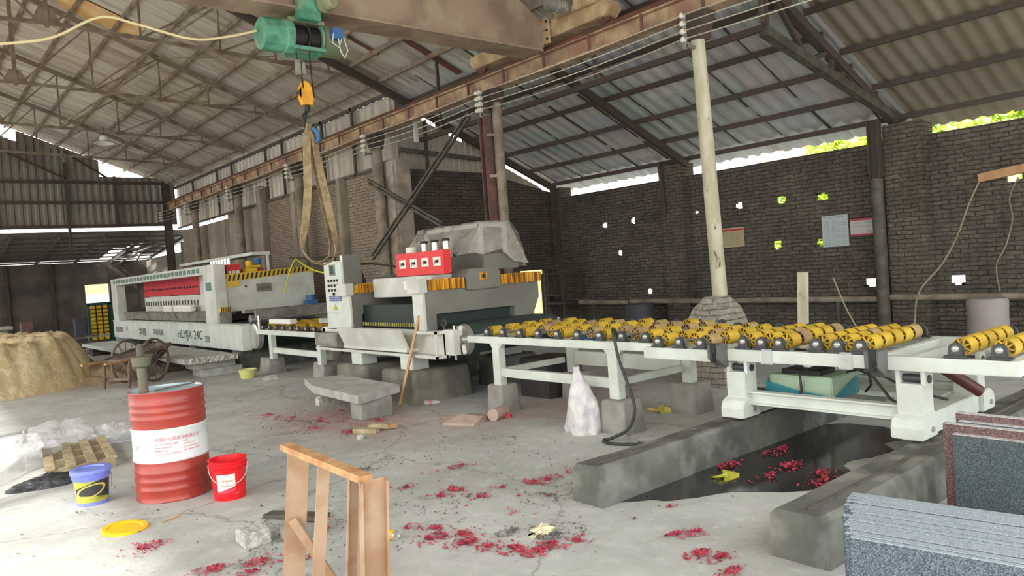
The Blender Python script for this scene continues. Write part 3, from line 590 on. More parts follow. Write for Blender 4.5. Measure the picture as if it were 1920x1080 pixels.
# masonry block under the lime washed column
m = MB(); rnd = random.Random(2); RW = [(0, .34, .3), (.3, .34, .3), (.6, .33, .29), (.85, .3, .26), (1.0, .24, .2), (1.1, .16, .14), (1.14, .12, .11)]
for z, a, b in RW:
    for j in range(24):
        q = 2*PI*j/24; cx_, sy_ = math.cos(q), math.sin(q); f = 1/max(abs(cx_), abs(sy_))*.82+.18; m.v.append((8.2+a*cx_*f+rnd.uniform(-.015, .015), 5.78+b*sy_*f+rnd.uniform(-.015, .015), z))
for k in range(len(RW)-1):
    for j in range(24): m.f.append((k*24+j, k*24+(j+1) % 24, (k+1)*24+(j+1) % 24, (k+1)*24+j))
m.f += [tuple(range(24))[::-1], tuple(144+j for j in range(24))]
o = m.build('masonry_block', 'brick_pale', smooth=35); tag(o, 'tapered pale masonry block around the foot of the lime washed column', 'plinth')
# diagonal braces by the centre column
for a, b, lab in (((8.0, 10.5, 4.4), (8.0, 14.3, 2.1), 'long dark double angle brace rising from left to the centre column'), ((8.1, 14.4, 3.75), (8.05, 11.6, 2.55), 'pale angle brace crossing behind the dark diagonal brace')):
    tag(MB().bar(a, b, .05, .05).bar(V(*a)+V(-.02, 0, .09), V(*b)+V(-.02, 0, .09), .04, .04).build('diagonal_brace', 'dull_steel' if 'dark' in lab else 'steel_grey'), lab, 'brace')

# runway girder
t = thing('runway_girder', 'long rusty tan crane runway girder carried on the columns', 'girder', (8.2, 15, 4.78))
MB().ibeam((8.2, 0, 4.91), (8.2, 30, 4.91), .2, .26, .025).build('beam', 'runway_tan', t)
MB().box(8.09, 8.31, 0, 30, 5.04, 5.075).build('top_flange', 'rail_rust', t)
MB().box(8.17, 8.23, 0, 30, 5.075, 5.13).build('rail', 'rail_rust', t)
for i in range(30): MB().box(8.09, 8.12, .6+i*1.0, .64+i*1.0, 4.8, 5.03).build('stiffener', 'column_red', t)

# overhead crane
t = thing('bridge_crane', 'heavy tan box girder bridge crane spanning to the runway', 'crane', (2.0, 8.6, 5.0))
GY0, GY1 = 8.4, 8.82
MB().prism([(-3, 5.0), (7.95, 5.0), (8.02, 5.12), (8.02, 5.42), (7.35, 5.85), (-3, 5.85)], 'Y', GY0+.06, GY1-.06).build('girder_web', 'girder_tan', t, bevel=.01)
MB().box(-3, 7.9, GY0-.02, GY1+.02, 4.97, 5.0).build('bottom_flange', 'girder_tan', t)
MB().box(7.99, 8.03, GY0-.06, GY1+.06, 5.1, 5.5).build('end_plate', 'carriage_cream', t)
m = MB()
for y in (GY0-.03, GY1+.03):
    for z in (5.17, 5.3, 5.43): m.cyl((7.97, y, z), (8.06, y, z), .018, 8)
m.build('bolt', 'black', t)
ec = MB().prism([(7.25, 5.2), (10.35, 5.2), (10.45, 5.3), (10.45, 5.42), (9.2, 5.46), (8.2, 5.46), (7.2, 5.42), (7.15, 5.3)], 'X', 8.06, 8.34).build('end_carriage', 'carriage_cream', t, bevel=.01)
for y in (7.35, 10.25): MB().lathe([(0, -.05), (.04, -.05), (.045, -.035), (.12, -.035), (.12, -.025), (.1, -.02), (.1, .03), (0, .03)], (8.19, y, 5.23), (1, 0, 0), 22).build('wheel', 'rail_rust', ec, smooth=40)
mo = MB().cyl((7.98, 7.92, 5.5), (7.62, 7.92, 5.5), .1, 18).build('travel_motor', 'steel_grey', t, smooth=40)
m = MB()
for i in range(4): m.cyl((7.92-i*.05, 7.92, 5.5), (7.9-i*.05, 7.92, 5.5), .115, 18)
m.build('cooling_fin', 'silver', mo, smooth=40)
MB().box(7.95, 8.32, 7.35, 7.75, 5.4, 5.66).box(8.0, 8.3, 7.75, 8.2, 5.42, 5.52).build('gearbox', 'carriage_cream', t, bevel=.015)
# hoist
t = thing('electric_hoist', 'green electric rope hoist slung under the crane girder', 'hoist', (4.05, 8.55, 4.5))
MB().lathe([(0, 0), (.14, .0), (.19, .03), (.2, .1), (.2, .28), (.215, .3), (.215, .38), (.18, .4)], (3.52, 8.6, 4.68), (1, 0, 0), 12).build('gear_housing', 'hoist_green', t, smooth=25)
dr = MB().cyl((3.88, 8.6, 4.68), (4.26, 8.6, 4.68), .155, 28).build('rope_drum', 'rope_dark', t, smooth=40)
m = MB().lathe([(.16, 0), (.2, 0), (.2, .03), (.16, .03)], (4.25, 8.6, 4.68), (1, 0, 0), 28)
m.box(3.88, 4.27, 8.38, 8.44, 4.49, 4.53).box(3.88, 4.27, 8.5, 8.76, 4.48, 4.51)
m.build('drum_frame', 'hoist_green', t)
MB().box(3.84, 4.3, 8.44, 8.76, 4.83, 4.88).build('top_plate', 'hoist_tan', t)
MB().lathe([(.14, 0), (.18, .04), (.18, .26), (.15, .33), (0, .34)], (4.28, 8.6, 4.68), (1, 0, 0), 24).build('motor', 'hoist_tan', t, smooth=30)
MB().box(4.36, 4.5, 8.34, 8.44, 4.66, 4.8).build('junction_box', 'blue_paint', t, bevel=.01)
MB().box(3.92, 4.2, 8.3, 8.42, 4.83, 5.16).box(3.92, 4.2, 8.8, 8.9, 4.86, 5.16).box(3.95, 4.15, 8.34, 8.86, 4.86, 4.94).build('trolley', 'hoist_green', t, bevel=.01)
mo = MB().lathe([(0, 0), (.07, 0), (.09, .02), (.09, .15), (.105, .16), (.105, .2)], (4.28, 8.1, 5.03), (-.25, 1, 0), 20).build('trolley_motor', 'hoist_tan', t, smooth=30)
m = MB().tube([(4.36, 8.33, 4.72), (4.33, 8.32, 4.6), (4.4, 8.3, 4.54), (4.46, 8.32, 4.66)], .008, 6).tube([(4.42, 8.33, 4.66), (4.42, 8.3, 4.5), (4.47, 8.3, 4.42), (4.52, 8.3, 4.52), (4.49, 8.33, 4.68)], .008, 6); m.build('motor_cable', 'wire_white', t, smooth=60)
m = MB(); [m.box(3.9+.07*i, 3.92+.07*i, 8.42, 8.46, 4.38, 4.8) for i in range(1)]
MB().tube([(4.1, 8.5, 4.56), (4.12, 8.52, 4.0)], .008, 6).tube([(3.93, 8.5, 4.56), (3.94, 8.5, 4.36)], .006, 6).tube([(3.97, 8.5, 4.28), (3.99, 8.5, 4.05)], .008, 6).build('wire_rope', 'rope_dark', t, smooth=60)
MB().box(3.91, 3.96, 8.46, 8.52, 4.2, 4.38).build('limit_weight', 'steel_grey', t); MB().box(3.98, 4.02, 8.47, 8.52, 4.22, 4.36).build('limit_weight', 'steel_grey', t); MB().tube([(4.06, 8.44, 4.5), (4.1, 8.42, 4.68), (4.06, 8.42, 4.82)], .012, 8).build('rope_guide', 'black', t)
hb = MB().prism([(3.98, 3.86), (4.1, 3.86), (4.13, 3.94), (4.12, 4.06), (4.06, 4.15), (4.0, 4.15), (3.95, 4.06), (3.945, 3.94)], 'Y', 8.5, 8.6).build('hook_block', 'hook_yellow', t, bevel=.02)
MB().lathe([(.02, 0), (.1, 0), (.1, .02), (.08, .03), (.1, .04), (.1, .06), (.02, .06)], (4.04, 8.52, 4.0), (0, 1, 0), 22).build('sheave', 'black', hb, smooth=40)
MB().cyl((4.04, 8.55, 3.87), (4.04, 8.55, 3.78), .03, 12).tube([(4.04, 8.55, 3.8), (4.0, 8.55, 3.74), (3.98, 8.55, 3.66), (4.01, 8.55, 3.59), (4.07, 8.55, 3.58), (4.11, 8.55, 3.64)], [.022, .026, .028, .03, .022, .01], 10).build('hook', 'black', hb, smooth=60)
# webbing sling
def ribbon(m, pts, wdir, wd, th=.008):
    pts = [Vector(p) for p in pts]; k = len(m.v); n = len(pts); wl_ = [Vector(q) for q in wdir] if isinstance(wdir, list) else [Vector(wdir)]*n
    for i, p in enumerate(pts):
        t = (pts[min(i+1, n-1)]-pts[max(i-1, 0)]).normalized(); w_ = (wl_[i]-t*wl_[i].dot(t)).normalized(); nn = t.cross(w_)*th/2
        for q in (p-w_*wd/2-nn, p+w_*wd/2-nn, p+w_*wd/2+nn, p-w_*wd/2+nn): m.v.append(tuple(q))
    for i in range(n-1):
        for j in range(4): m.f.append((k+i*4+j, k+i*4+(j+1) % 4, k+i*4+4+(j+1) % 4, k+i*4+4+j))
    m.f += [(k+3, k+2, k+1, k), tuple(k+4*(n-1)+j for j in range(4))]
m = MB(); FA, SD = V(.9, -.43, 0), V(.43, .9, 0)
def turn(k): return (FA*(1-k)+SD*k).normalized()
ribbon(m, [(4.03, 8.52, 3.62), (3.98, 8.5, 3.45), (3.96, 8.5, 3.2), (3.95, 8.5, 2.9), (3.91, 8.5, 2.6), (3.86, 8.5, 2.35), (3.82, 8.5, 2.2), (3.82, 8.5, 2.1), (3.86, 8.5, 2.0), (3.95, 8.5, 1.93), (4.08, 8.5, 1.9), (4.19, 8.5, 1.95), (4.25, 8.5, 2.07), (4.25, 8.5, 2.25), (4.22, 8.5, 2.45), (4.18, 8.5, 2.7), (4.13, 8.5, 3.0), (4.09, 8.5, 3.3), (4.05, 8.52, 3.62)],
       [turn(k) for k in (.6, .25, .1, .1, .15, .35, .6, .8, 1, 1, 1, 1, .85, .6, .35, .2, .3, .5, .7)], .095)
ribbon(m, [(4.04, 8.57, 3.63), (4.03, 8.6, 3.4), (4.01, 8.62, 2.9), (3.94, 8.62, 2.5), (3.88, 8.62, 2.25), (3.88, 8.62, 2.08), (3.95, 8.6, 1.97), (4.08, 8.6, 1.94), (4.19, 8.6, 2.0), (4.23, 8.6, 2.15), (4.22, 8.6, 2.45), (4.15, 8.6, 2.9), (4.1, 8.6, 3.3), (4.06, 8.57, 3.63)],
       [turn(k) for k in (.6, .4, .3, .3, .5, .9, 1, 1, 1, .8, .3, .2, .4, .7)], .085)
tag(m.build('lifting_sling', 'sling', smooth=60), 'worn beige webbing sling hanging in loops from the crane hook', 'sling')
tag(MB().tube([(4.06, 8.5, 3.58), (4.12, 8.49, 3.52), (4.13, 8.5, 3.44), (4.09, 8.5, 3.4)], [.03, .035, .03, .02], 8).build('tied_cloth', 'blue_paint', smooth=60), 'blue grey rag knotted around the sling just under the hook', 'cloth')
# festoon cables
tag(MB().tube(spline([(-.2, 8.7, 4.2), (.15, 8.6, 4.14), (.43, 8.6, 4.11), (.73, 8.6, 4.16), (1.12, 8.6, 4.24), (1.43, 8.6, 4.34), (1.85, 8.6, 4.6), (2.2, 8.6, 4.58), (2.75, 8.6, 4.5), (3.15, 8.6, 4.58), (3.5, 8.6, 4.7)]), .014, 8).build('festoon_cable', 'cream_cable', smooth=60), 'cream power cable drooping along the crane toward the hoist', 'cable')
t = thing('pendant_lamp', 'white factory pendant lamp with wide rim hanging at left', 'lamp', (4.57, 22, 5.7))
MB().lathe([(.03, .2), (.09, .18), (.11, .06), (.24, .0), (.245, -.02), (.2, -.01), (.09, .05), (0, .05)], (4.57, 22, 5.78), (0, 0, 1), 24).build('lamp_shade', 'lamp_white', t, smooth=40)
MB().cyl((4.57, 22, 5.95), (4.57, 22, 6.2), .012, 6).build('cord', 'black', t)

# ---------------------------------------------------------------- roller tables
def wheel_mesh(L, R, m_, k=8):
    m = MB(); m.lathe([(R-.007, -L/2+.004), (R, -L/2), (R, L/2), (R-.007, L/2-.004), (R-.007, -L/2+.004)], (0, 0, 0), (1, 0, 0), 24)
    m.lathe([(.012, -L/2+.01), (.022, -L/2+.01), (.022, L/2-.01), (.012, L/2-.01)], (0, 0, 0), (1, 0, 0), 12)
    for x in (-L/2+.012, L/2-.012):
        for i in range(k): a = 2*PI*i/k; m.bar((x, .018*math.cos(a), .018*math.sin(a)), (x, (R-.005)*math.cos(a), (R-.005)*math.sin(a)), .012, .006, (1, 0, 0))
    o = m.build('wheel', m_, None, smooth=35, loc=(0, 0, 0)); COL.objects.unlink(o); return o
WT = [wheel_mesh(.135, .064, 'roller_yellow'), wheel_mesh(.135, .064, 'roller_dusty')]
WS = [wheel_mesh(.15, .061, 'roller_yellow'), wheel_mesh(.15, .061, 'roller_dusty')]
def bearing_mesh():
    m = MB().box(-.03, .03, -.075, .075, -.06, -.045).prism([(-.05, -.045), (.05, -.045), (.045, .01), (.03, .036), (0, .045), (-.03, .036), (-.045, .01)], 'X', -.02, .02)
    o = m.build('bearing_block', 'bearing', None, bevel=.004, loc=(0, 0, 0)); COL.objects.unlink(o)
    c = MB().lathe([(0, -.034), (.018, -.032), (.026, -.02)], (0, 0, 0), (1, 0, 0), 14).build('cap', 'bearing_cap', None, smooth=50, loc=(0, 0, 0)); COL.objects.unlink(c); return o, c
BB, BC = bearing_mesh()
def shaft(root, y, x0, x1, z, wheels, R='T'):
    o0 = ORG[root.name]
    s = MB().cyl((x0, y, z), (x1, y, z), .014, 10).build('roller_shaft', 'steel_grey', root, smooth=40)
    for x, kind in wheels:
        c = (WT if R == 'T' else WS)[kind].copy(); COL.objects.link(c); c.parent = s; c.location = V(x, y, z)-o0; c.rotation_euler = (random.uniform(0, 6), 0, 0); ORG[c.name] = o0
    for k, x in enumerate((x0+.02, x1-.02)):
        b = BB.copy(); COL.objects.link(b); b.parent = root; b.location = V(x, y, z)-o0; ORG[b.name] = o0
        if k: b.rotation_euler = (0, 0, PI)
        c = BC.copy(); COL.objects.link(c); c.parent = b; ORG[c.name] = o0
random.seed(3)
t = thing('roller_table', 'long white roller table with a step in its front rail, beside the big bag', 'roller table', (6.0, 5.6, .32), 'white roller tables of the polishing line')
MB().box(5.4, 5.5, 4.55, 7.47, .82, .90).box(6.62, 6.72, 4.55, 7.47, .82, .90).box(5.5, 6.62, 7.39, 7.47, .82, .9).build('top_frame', 'white_paint', t, bevel=.006)
MB().box(5.34, 5.44, 3.84, 4.6, .77, .87).box(6.62, 6.72, 3.84, 4.6, .77, .87).box(5.44, 6.62, 3.84, 3.92, .78, .87).box(5.44, 6.62, 4.5, 4.56, .78, .84).build('step_frame', 'white_paint', t, bevel=.006)
for x, y in ((5.4, 6.86), (5.4, 5.0), (6.5, 6.75), (6.5, 4.95)):
    MB().box(x, x+.1, y, y+.13, .32, .82).prism([(y-.06, .82), (y+.19, .82), (y+.13, .76), (y, .76)], 'X', x+.01, x+.09).build('leg', 'white_paint', t, bevel=.006)
for x in (5.42, 6.52): MB().box(x, x+.07, 5.1, 6.9, .43, .53 if x < 6 else .6).build('stretcher', 'white_paint', t, bevel=.005)
for y in (6.9, 5.04): MB().box(5.5, 6.5, y, y+.06, .45, .52).build('stretcher', 'white_paint', t, bevel=.005)
for k, y in enumerate((7.11, 6.81, 6.5, 6.19, 5.88, 5.57, 5.25, 4.95, 4.65)):
    wh = [(5.57+(.14 if k % 2 else 0)+i*.28, 0 if random.random() < .85 else 1) for i in range(4)]
    shaft(t, y, 5.43, 6.7, .955, wh, 'S')
for y, k in ((4.46, 0), (4.22, 1), (3.99, 0)):
    shaft(t, y, 5.38, 6.7, .925, [(5.55+(.14 if k else 0)+i*.28, random.choice((0, 0, 1))) for i in range(4)], 'S')
def lump(x0, x1, y0, y1, z, r, tp, name, m_, seed=0):
    """cast concrete lump: rounded corners and top, slightly uneven faces"""
    rnd = random.Random(seed); m = MB(); rows = [(0, 0), (z*.35, tp*.4), (z*.7, tp*.8), (z-r, tp), (z-r*.4, tp+r*.25), (z-r*.1, tp+r*.6), (z, tp+r*1.1)]; n = 0
    for zz, ins in rows:
        ring = []; rr = r*1.1
        for cx, cy, a0 in ((x1-ins-rr, y1-ins-rr, 0), (x0+ins+rr, y1-ins-rr, 90), (x0+ins+rr, y0+ins+rr, 180), (x1-ins-rr, y0+ins+rr, 270)):
            for k in range(5): a = math.radians(a0+k*22.5); ring.append((cx+rr*math.cos(a)+rnd.uniform(-.004, .004), cy+rr*math.sin(a)+rnd.uniform(-.004, .004), zz))
        n = len(ring); m.v += ring
    for k in range(len(rows)-1):
        for j in range(n): m.f.append((k*n+j, k*n+(j+1) % n, (k+1)*n+(j+1) % n, (k+1)*n+j))
    m.f += [tuple(range(n))[::-1], tuple((len(rows)-1)*n+j for j in range(n))]
    return m.build(name, m_, smooth=60)
def pad(x0, x1, y0, y1, z, lab, mt='concrete', name='concrete_pad', tp=.03):
    return tag(lump(x0, x1, y0, y1, z, .025, tp*.5, name, mt, int(x0*7+y0*31)), lab, 'concrete block', 'concrete blocks under the machines')
pad(5.36, 5.66, 6.82, 7.12, .33, 'square concrete block under the left front leg of the long roller table')
pad(5.3, 5.62, 4.86, 5.2, .33, 'concrete block under the front leg where the black hose loops down', tp=.04)
pad(6.44, 6.74, 6.66, 6.96, .33, 'concrete block under the rear left leg of the long roller table')
pad(6.4, 6.76, 4.86, 5.2, .33, 'shaded concrete block under the rear right leg of the long roller table')

# tilting table on its rails
t = thing('tilting_roller_table', 'white tilting roller table straddling the two concrete rails', 'roller table', (6.0, 2.9, .28), 'white roller tables of the polishing line')
MB().box(5.45, 5.53, 1.6, 3.8, .77, .87).box(6.62, 6.7, 1.6, 3.8, .77, .87).box(5.53, 6.62, 1.6, 1.68, .77, .87).box(5.53, 6.62, 3.72, 3.8, .77, .87).box(5.53, 6.62, 2.28, 2.36, .76, .86).box(5.53, 6.62, 2.5, 2.56, .76, .86).box(5.53, 6.62, 3.06, 3.12, .74, .82).build('top_frame', 'white_paint', t, bevel=.006)
for y0 in (3.58, 2.17):
    MB().box(5.44, 5.62, y0+.02, y0+.2, .44, .68).build('leg', 'white_paint', t, bevel=.006)
    MB().box(6.46, 6.62, y0+.02, y0+.2, .44, .7).build('leg', 'white_paint', t, bevel=.006)
    for x in (5.47, 6.5):
        br_ = MB().box(x, x+.13, y0+.01, y0+.04, .66, .77).build('hinge_bracket', 'white_paint', t); MB().box(x, x+.13, y0+.18, y0+.21, .66, .77).build('hinge_bracket', 'white_paint', t)
        MB().cyl((x+.06, y0-.0, .71), (x+.06, y0+.22, .71), .03, 12).build('pin', 'bearing', br_, smooth=40)
    fb = MB().box(5.6, 6.5, y0+.03, y0+.19, .3, .45).build('foot_beam', 'white_paint', t, bevel=.006)
    for x0, x1, sg in ((5.36, 5.62, 1), (6.5, 6.76, -1)):
        P = [(x0, .3), (x1, .3), (x1, .47), (x0+.1, .47), (x0+.03, .44), (x0, .38)] if sg > 0 else [(x0, .3), (x1, .3), (x1, .38), (x1-.03, .44), (x1-.1, .47), (x0, .47)]
        h = MB().prism(P, 'Y', y0, y0+.22).build('wheel_housing', 'white_paint', t, bevel=.008)
        MB().cyl((x0+.16, y0-.012, .36), (x0+.16, y0, .36), .02, 10).build('axle_cap', 'bearing_cap', h, smooth=40)
        MB().cyl((x0+.14, y0+.05, .345), (x0+.14, y0+.17, .345), .064, 18).build('rail_wheel', 'bearing', h, smooth=40)
MB().ibeam((5.52, 2.37, .46), (5.52, 3.6, .46), .08, .11, .014).build('stretcher', 'white_paint', t)
MB().ibeam((6.55, 2.37, .46), (6.55, 3.6, .46), .08, .11, .014).box(6.2, 6.5, 2.37, 3.58, .42, .46).build('stretcher', 'white_paint', t)
tk = MB().box(5.78, 6.2, 3.02, 3.58, .44, .62).build('oil_tank', 'tank_green', t, bevel=.01)
MB().box(5.765, 5.78, 3.26, 3.31, .49, .58).build('sight_gauge', 'silver', tk)
MB().box(5.85, 6.1, 3.15, 3.5, .62, .66).box(5.9, 6.05, 3.2, 3.4, .66, .72).build('valve_block', 'black', tk)
m = MB(); random.seed(9)
m.add([(5.765, 3.62, .44), (5.765, 3.0, .44), (5.765, 3.0, .47), (5.765, 3.3, .5), (5.765, 3.62, .57)], [(0, 1, 2, 3, 4)])
m.add([(5.77, 3.005, .44), (6.22, 3.005, .44), (6.22, 3.005, .6), (5.77, 3.005, .46)], [(0, 1, 2, 3)]); m.add([(5.77, 3.6, .44), (6.22, 3.6, .44), (6.22, 3.6, .6), (5.77, 3.6, .58)], [(0, 1, 2, 3)])
m.build('plastic_wrap', 'film_blue', tk)
for a, b, r in (((6.05, 2.36, .76), (6.3, 2.12, .5), .045), ((6.1, 2.15, .76), (5.98, 2.25, .72), .03)):
    MB().cyl(a, b, r, 14).build('tilt_cylinder', 'cylinder_maroon', t, smooth=40)
for pts in ([(5.9, 3.25, .7), (5.72, 3.26, .66), (5.7, 3.24, .52), (5.6, 3.22, .44)], [(6.0, 3.0, .64), (5.95, 2.8, .7), (5.95, 2.78, .56), (6.1, 2.9, .47)], [(5.9, 2.95, .72), (5.8, 2.7, .66), (5.75, 2.55, .5), (5.7, 2.45, .47)], [(5.95, 2.95, .72), (5.85, 2.65, .66), (5.8, 2.4, .56), (5.9, 2.2, .5)], [(5.6, 3.8, .5), (5.7, 3.7, .5), (5.8, 3.62, .48)]):
    P = [Vector(p) for p in pts]; Q = []
    for i in range(len(P)-1): Q += [P[i].lerp(P[i+1], f) for f in (0, .5)]
    Q.append(P[-1]); MB().tube(Q, .011, 8).build('hydraulic_hose', 'rubber', t, smooth=60)
random.seed(14)
for k, y in enumerate((3.62, 3.45, 3.29, 2.97, 2.8, 2.63)):
    shaft(t, y, 5.47, 6.6, .935, [(5.64+(.0, .04, .02)[k % 3]+i*.18, 0 if (i+k) % 3 else random.choice((0, 1))) for i in range(5)])
for y in (1.98, 1.72): shaft(t, y, 5.47, 6.6, .935, [(5.65+i*.18, 0) for i in range(5)])
for y in (3.84, 2.5):
    lb = MB().prism([(5.3, .8), (5.42, .72), (5.46, .72), (5.46, .92), (5.3, .92)], 'Y', y-.08, y+.02).build('push_button_box', 'dark_grey_box', t, bevel=.004)
    MB().box(5.285, 5.3, y-.02-.05, y+.03-.05, .77, .94).build('button_plate', 'black', lb)
    for z in (.8, .84): MB().cyl((5.27, y-.045, z), (5.285, y-.045, z), .016, 12).build('button', 'black', lb, smooth=40)
for y in (3.38, 2.72): MB().box(5.435, 5.45, y-.05, y+.06, .76, .872).box(5.435, 5.46, y-.04, y+.05, .872, .885).build('tape_wrap', 'film_clear', t, bevel=.004)

# concrete rails with the puddle between them
for (y0, y1, lab, ye) in ((3.6, 3.86, 'grey rendered concrete rail beam behind the puddle, with a black hose lying past it', 9.0), (1.98, 2.3, 'grey rendered concrete rail beam in front of the puddle, nearest to the granite', 9.0)):
    m = MB(); n = 24; random.seed(int(y0*10))
    for i in range(n+1):
        x = 3.64+(ye-3.64)*i/n; j = lambda: random.uniform(-.006, .006)
        m.v += [(x, y0-.01+j(), 0), (x, y0+.005+j(), .25+j()), (x, y0+.03, .28+j()), (x, y1-.03, .275+j()), (x, y1+j(), .24+j()), (x, y1+.02+j(), 0)]
    for i in range(n):
        for q in range(5): m.f.append((i*6+q, i*6+q+1, (i+1)*6+q+1, (i+1)*6+q))
    m.f += [(5, 4, 3, 2, 1, 0), tuple(n*6+q for q in range(6))]
    rb = tag(m.build('rail_beam', 'damp_concrete', smooth=35), lab, 'rail', 'concrete rails for the tilting table')
    MB().bar((3.72, (y0+y1)/2-.03, .283), (ye, (y0+y1)/2-.03, .283), .02, .022).build('steel_rail', 'dull_steel', rb)
pud = [(3.8, 3.6), (3.96, 3.45), (4.05, 3.32), (4.31, 3.2), (4.53, 3.04), (4.74, 2.75), (4.91, 2.67), (5.08, 2.63), (5.24, 2.7), (5.34, 2.68), (5.42, 2.74), (5.48, 2.8), (5.6, 2.84), (5.72, 2.82), (5.85, 2.74), (6.01, 2.73), (6.12, 2.7), (6.18, 2.76), (6.28, 2.86), (6.4, 2.84), (6.5, 2.8), (6.65, 2.85), (6.86, 3.1), (6.84, 3.43), (6.65, 3.6)]
Q = []
for a, b in zip(pud, pud[1:]+pud[:1]):
    for f in (0, .33, .66): Q.append((a[0]+(b[0]-a[0])*f+random.uniform(-.012, .012), a[1]+(b[1]-a[1])*f+random.uniform(-.012, .012)))
tag(MB().prism([(x, min(y, 3.6)) for x, y in Q], 'Z', .0005, .004).build('puddle', 'puddle', loc=(5.2, 3.2, 0)), 'dark wet puddle spread between the two concrete rails', 'puddle', kind='stuff')

# roller table between the two machines
t = thing('roller_table', 'far white roller table between the long polisher and the control cabinet', 'roller table', (6.0, 13, .3), 'white roller tables of the polishing line')
MB().box(5.42, 5.52, 11.35, 14.54, .76, .85).box(6.7, 6.8, 11.35, 14.54, .76, .85).box(5.52, 6.7, 14.44, 14.54, .76, .85).build('top_frame', 'white_paint', t, bevel=.006)
for x, y in ((5.42, 13.8), (5.42, 11.7), (6.66, 13.8), (6.66, 11.7)): MB().box(x, x+.1, y, y+.14, .3, .76).build('leg', 'white_paint', t, bevel=.006)
for x in (5.44, 6.68): MB().box(x, x+.07, 11.84, 13.8, .42, .52).build('stretcher', 'white_paint', t)
for k in range(9): shaft(t, 14.3-k*.33, 5.46, 6.78, .9, [(5.68+(.11 if k % 2 else 0)+i*.22, 0) for i in range(5 if k % 2 == 0 else 4)], 'S')
MB().cyl((5.48, 14.5, .85), (5.48, 14.5, 1.12), .03, 10).build('guide_pin', 'silver', t, smooth=40)
tag(MB().box(5.52, 5.66, 13.1, 14.1, .965, 1.05).build('channel_piece', 'sign_white', bevel=.01), 'short white channel piece lying on the far roller table', 'metal profile')
tag(MB().box(5.8, 5.95, 11.6, 12.5, .965, 1.05).build('channel_piece', 'stone_slab', bevel=.01), 'beige bar lying on the far roller table beside the control cabinet', 'metal profile')
pad(5.4, 5.78, 14.0, 14.5, .3, 'rough concrete block under the left leg of the far roller table', tp=.06)
pad(5.46, 5.8, 11.75, 12.2, .33, 'rough concrete block under the right leg of the far roller table, beside the stone bench', tp=.06)
pad(6.6, 6.85, 13.75, 14.05, .3, 'shaded concrete block under the rear left leg of the far roller table')
pad(6.6, 6.85, 11.65, 11.95, .3, 'shaded concrete block under the rear right leg of the far roller table')

# ---------------------------------------------------------------- calibrating machine (centre)
t = thing('calibrating_machine', 'grey white stone calibrating machine with yellow bellows and red control box', 'machine', (6.2, 9.3, .45))
m = MB().box(5.16, 5.34, 7.8, 11.3, .62, .66).box(5.3, 5.36, 7.8, 11.3, .62, .97).box(5.16, 5.34, 7.8, 8.25, .93, .97).box(5.16, 5.19, 7.8, 7.84, .62, .97)
m.box(7.1, 7.3, 7.8, 11.3, .62, .95).box(5.3, 7.2, 11.2, 11.3, .62, .95); m.build('base_frame', 'machine_white', t, bevel=.005)
MB().hexa([(5.12, 8.42, .72), (5.16, 8.42, .72), (5.16, 10.2, .72), (5.12, 10.2, .72), (5.0, 8.42, 1.0), (5.04, 8.42, 1.0), (5.04, 10.2, 1.0), (5.0, 10.2, 1.0)]).box(5.1, 5.3, 8.42, 10.2, .69, .73).build('splash_trough', 'machine_white', t, bevel=.004)
MB().box(5.06, 5.28, 10.32, 11.1, .7, .9).build('drain_box', 'steel_grey', t, bevel=.01)
for y in (8.45, 9.85): MB().box(5.2, 5.45, y, y+.32, .44, .62).build('foot', 'white_paint', t, bevel=.005)
for y in (8.45, 9.85): MB().box(6.8, 7.1, y, y+.32, .44, .62).build('foot', 'white_paint', t, bevel=.005)
for nm, y0, y1 in (('front', 8.1, 8.32), ('rear', 10.1, 10.32)):
    MB().prism([(5.24, .97), (5.4, .97), (5.4, 1.17), (6.72, 1.17), (6.72, .84), (6.98, .84), (7.2, 1.26), (7.2, 1.49), (5.24, 1.49)], 'Y', y0, y1).build('portal', 'machine_grey', t, bevel=.006)
    MB().box(5.2, 5.24, y0-.01, y1+.03, .97, 1.49).box(5.14, 5.27, y0-.03, y1+.05, 1.46, 1.64).build('portal_head', 'machine_white', t, bevel=.008)
    for x0, x1 in ((5.28, 5.86), (6.5, 7.24)):
        mm = MB(); nb = int((x1-x0)/.036)
        for i in range(nb):
            xa = x0+(x1-x0)*i/nb; xb = x0+(x1-x0)*(i+1)/nb; xm = (xa+xb)/2; e = .034+random.uniform(-.008, .008); sg = random.uniform(-.006, .006)
            mm.prism([(xa, y0-.02), (xm, y0-.02-e), (xb, y0-.02), (xb, y1+.02), (xm, y1+.02+e), (xa, y1+.02)], 'Z', 1.485+sg, 1.62+sg+random.uniform(-.006, .006))
        mm.build('bellows', 'bellows', t)
    hd = MB().prism([(5.88, 1.45), (6.46, 1.45), (6.46, 1.66), (6.4, 1.73), (5.94, 1.73), (5.88, 1.66)], 'Y', y0-.06, y1+.06).build('slide_cover', 'machine_grey', t, bevel=.006)
    if nm == 'front':
        wlb = MB().box(6.1, 6.22, y0-.066, y0-.06, 1.57, 1.67).build('warning_label', 'bellows', hd)
        MB().lathe([(.0, 0), (.028, 0), (.028, .003), (0, .003)], (6.16, y0-.067, 1.62), (0, -1, 0), 16).build('warning_mark', 'ink_black', wlb)
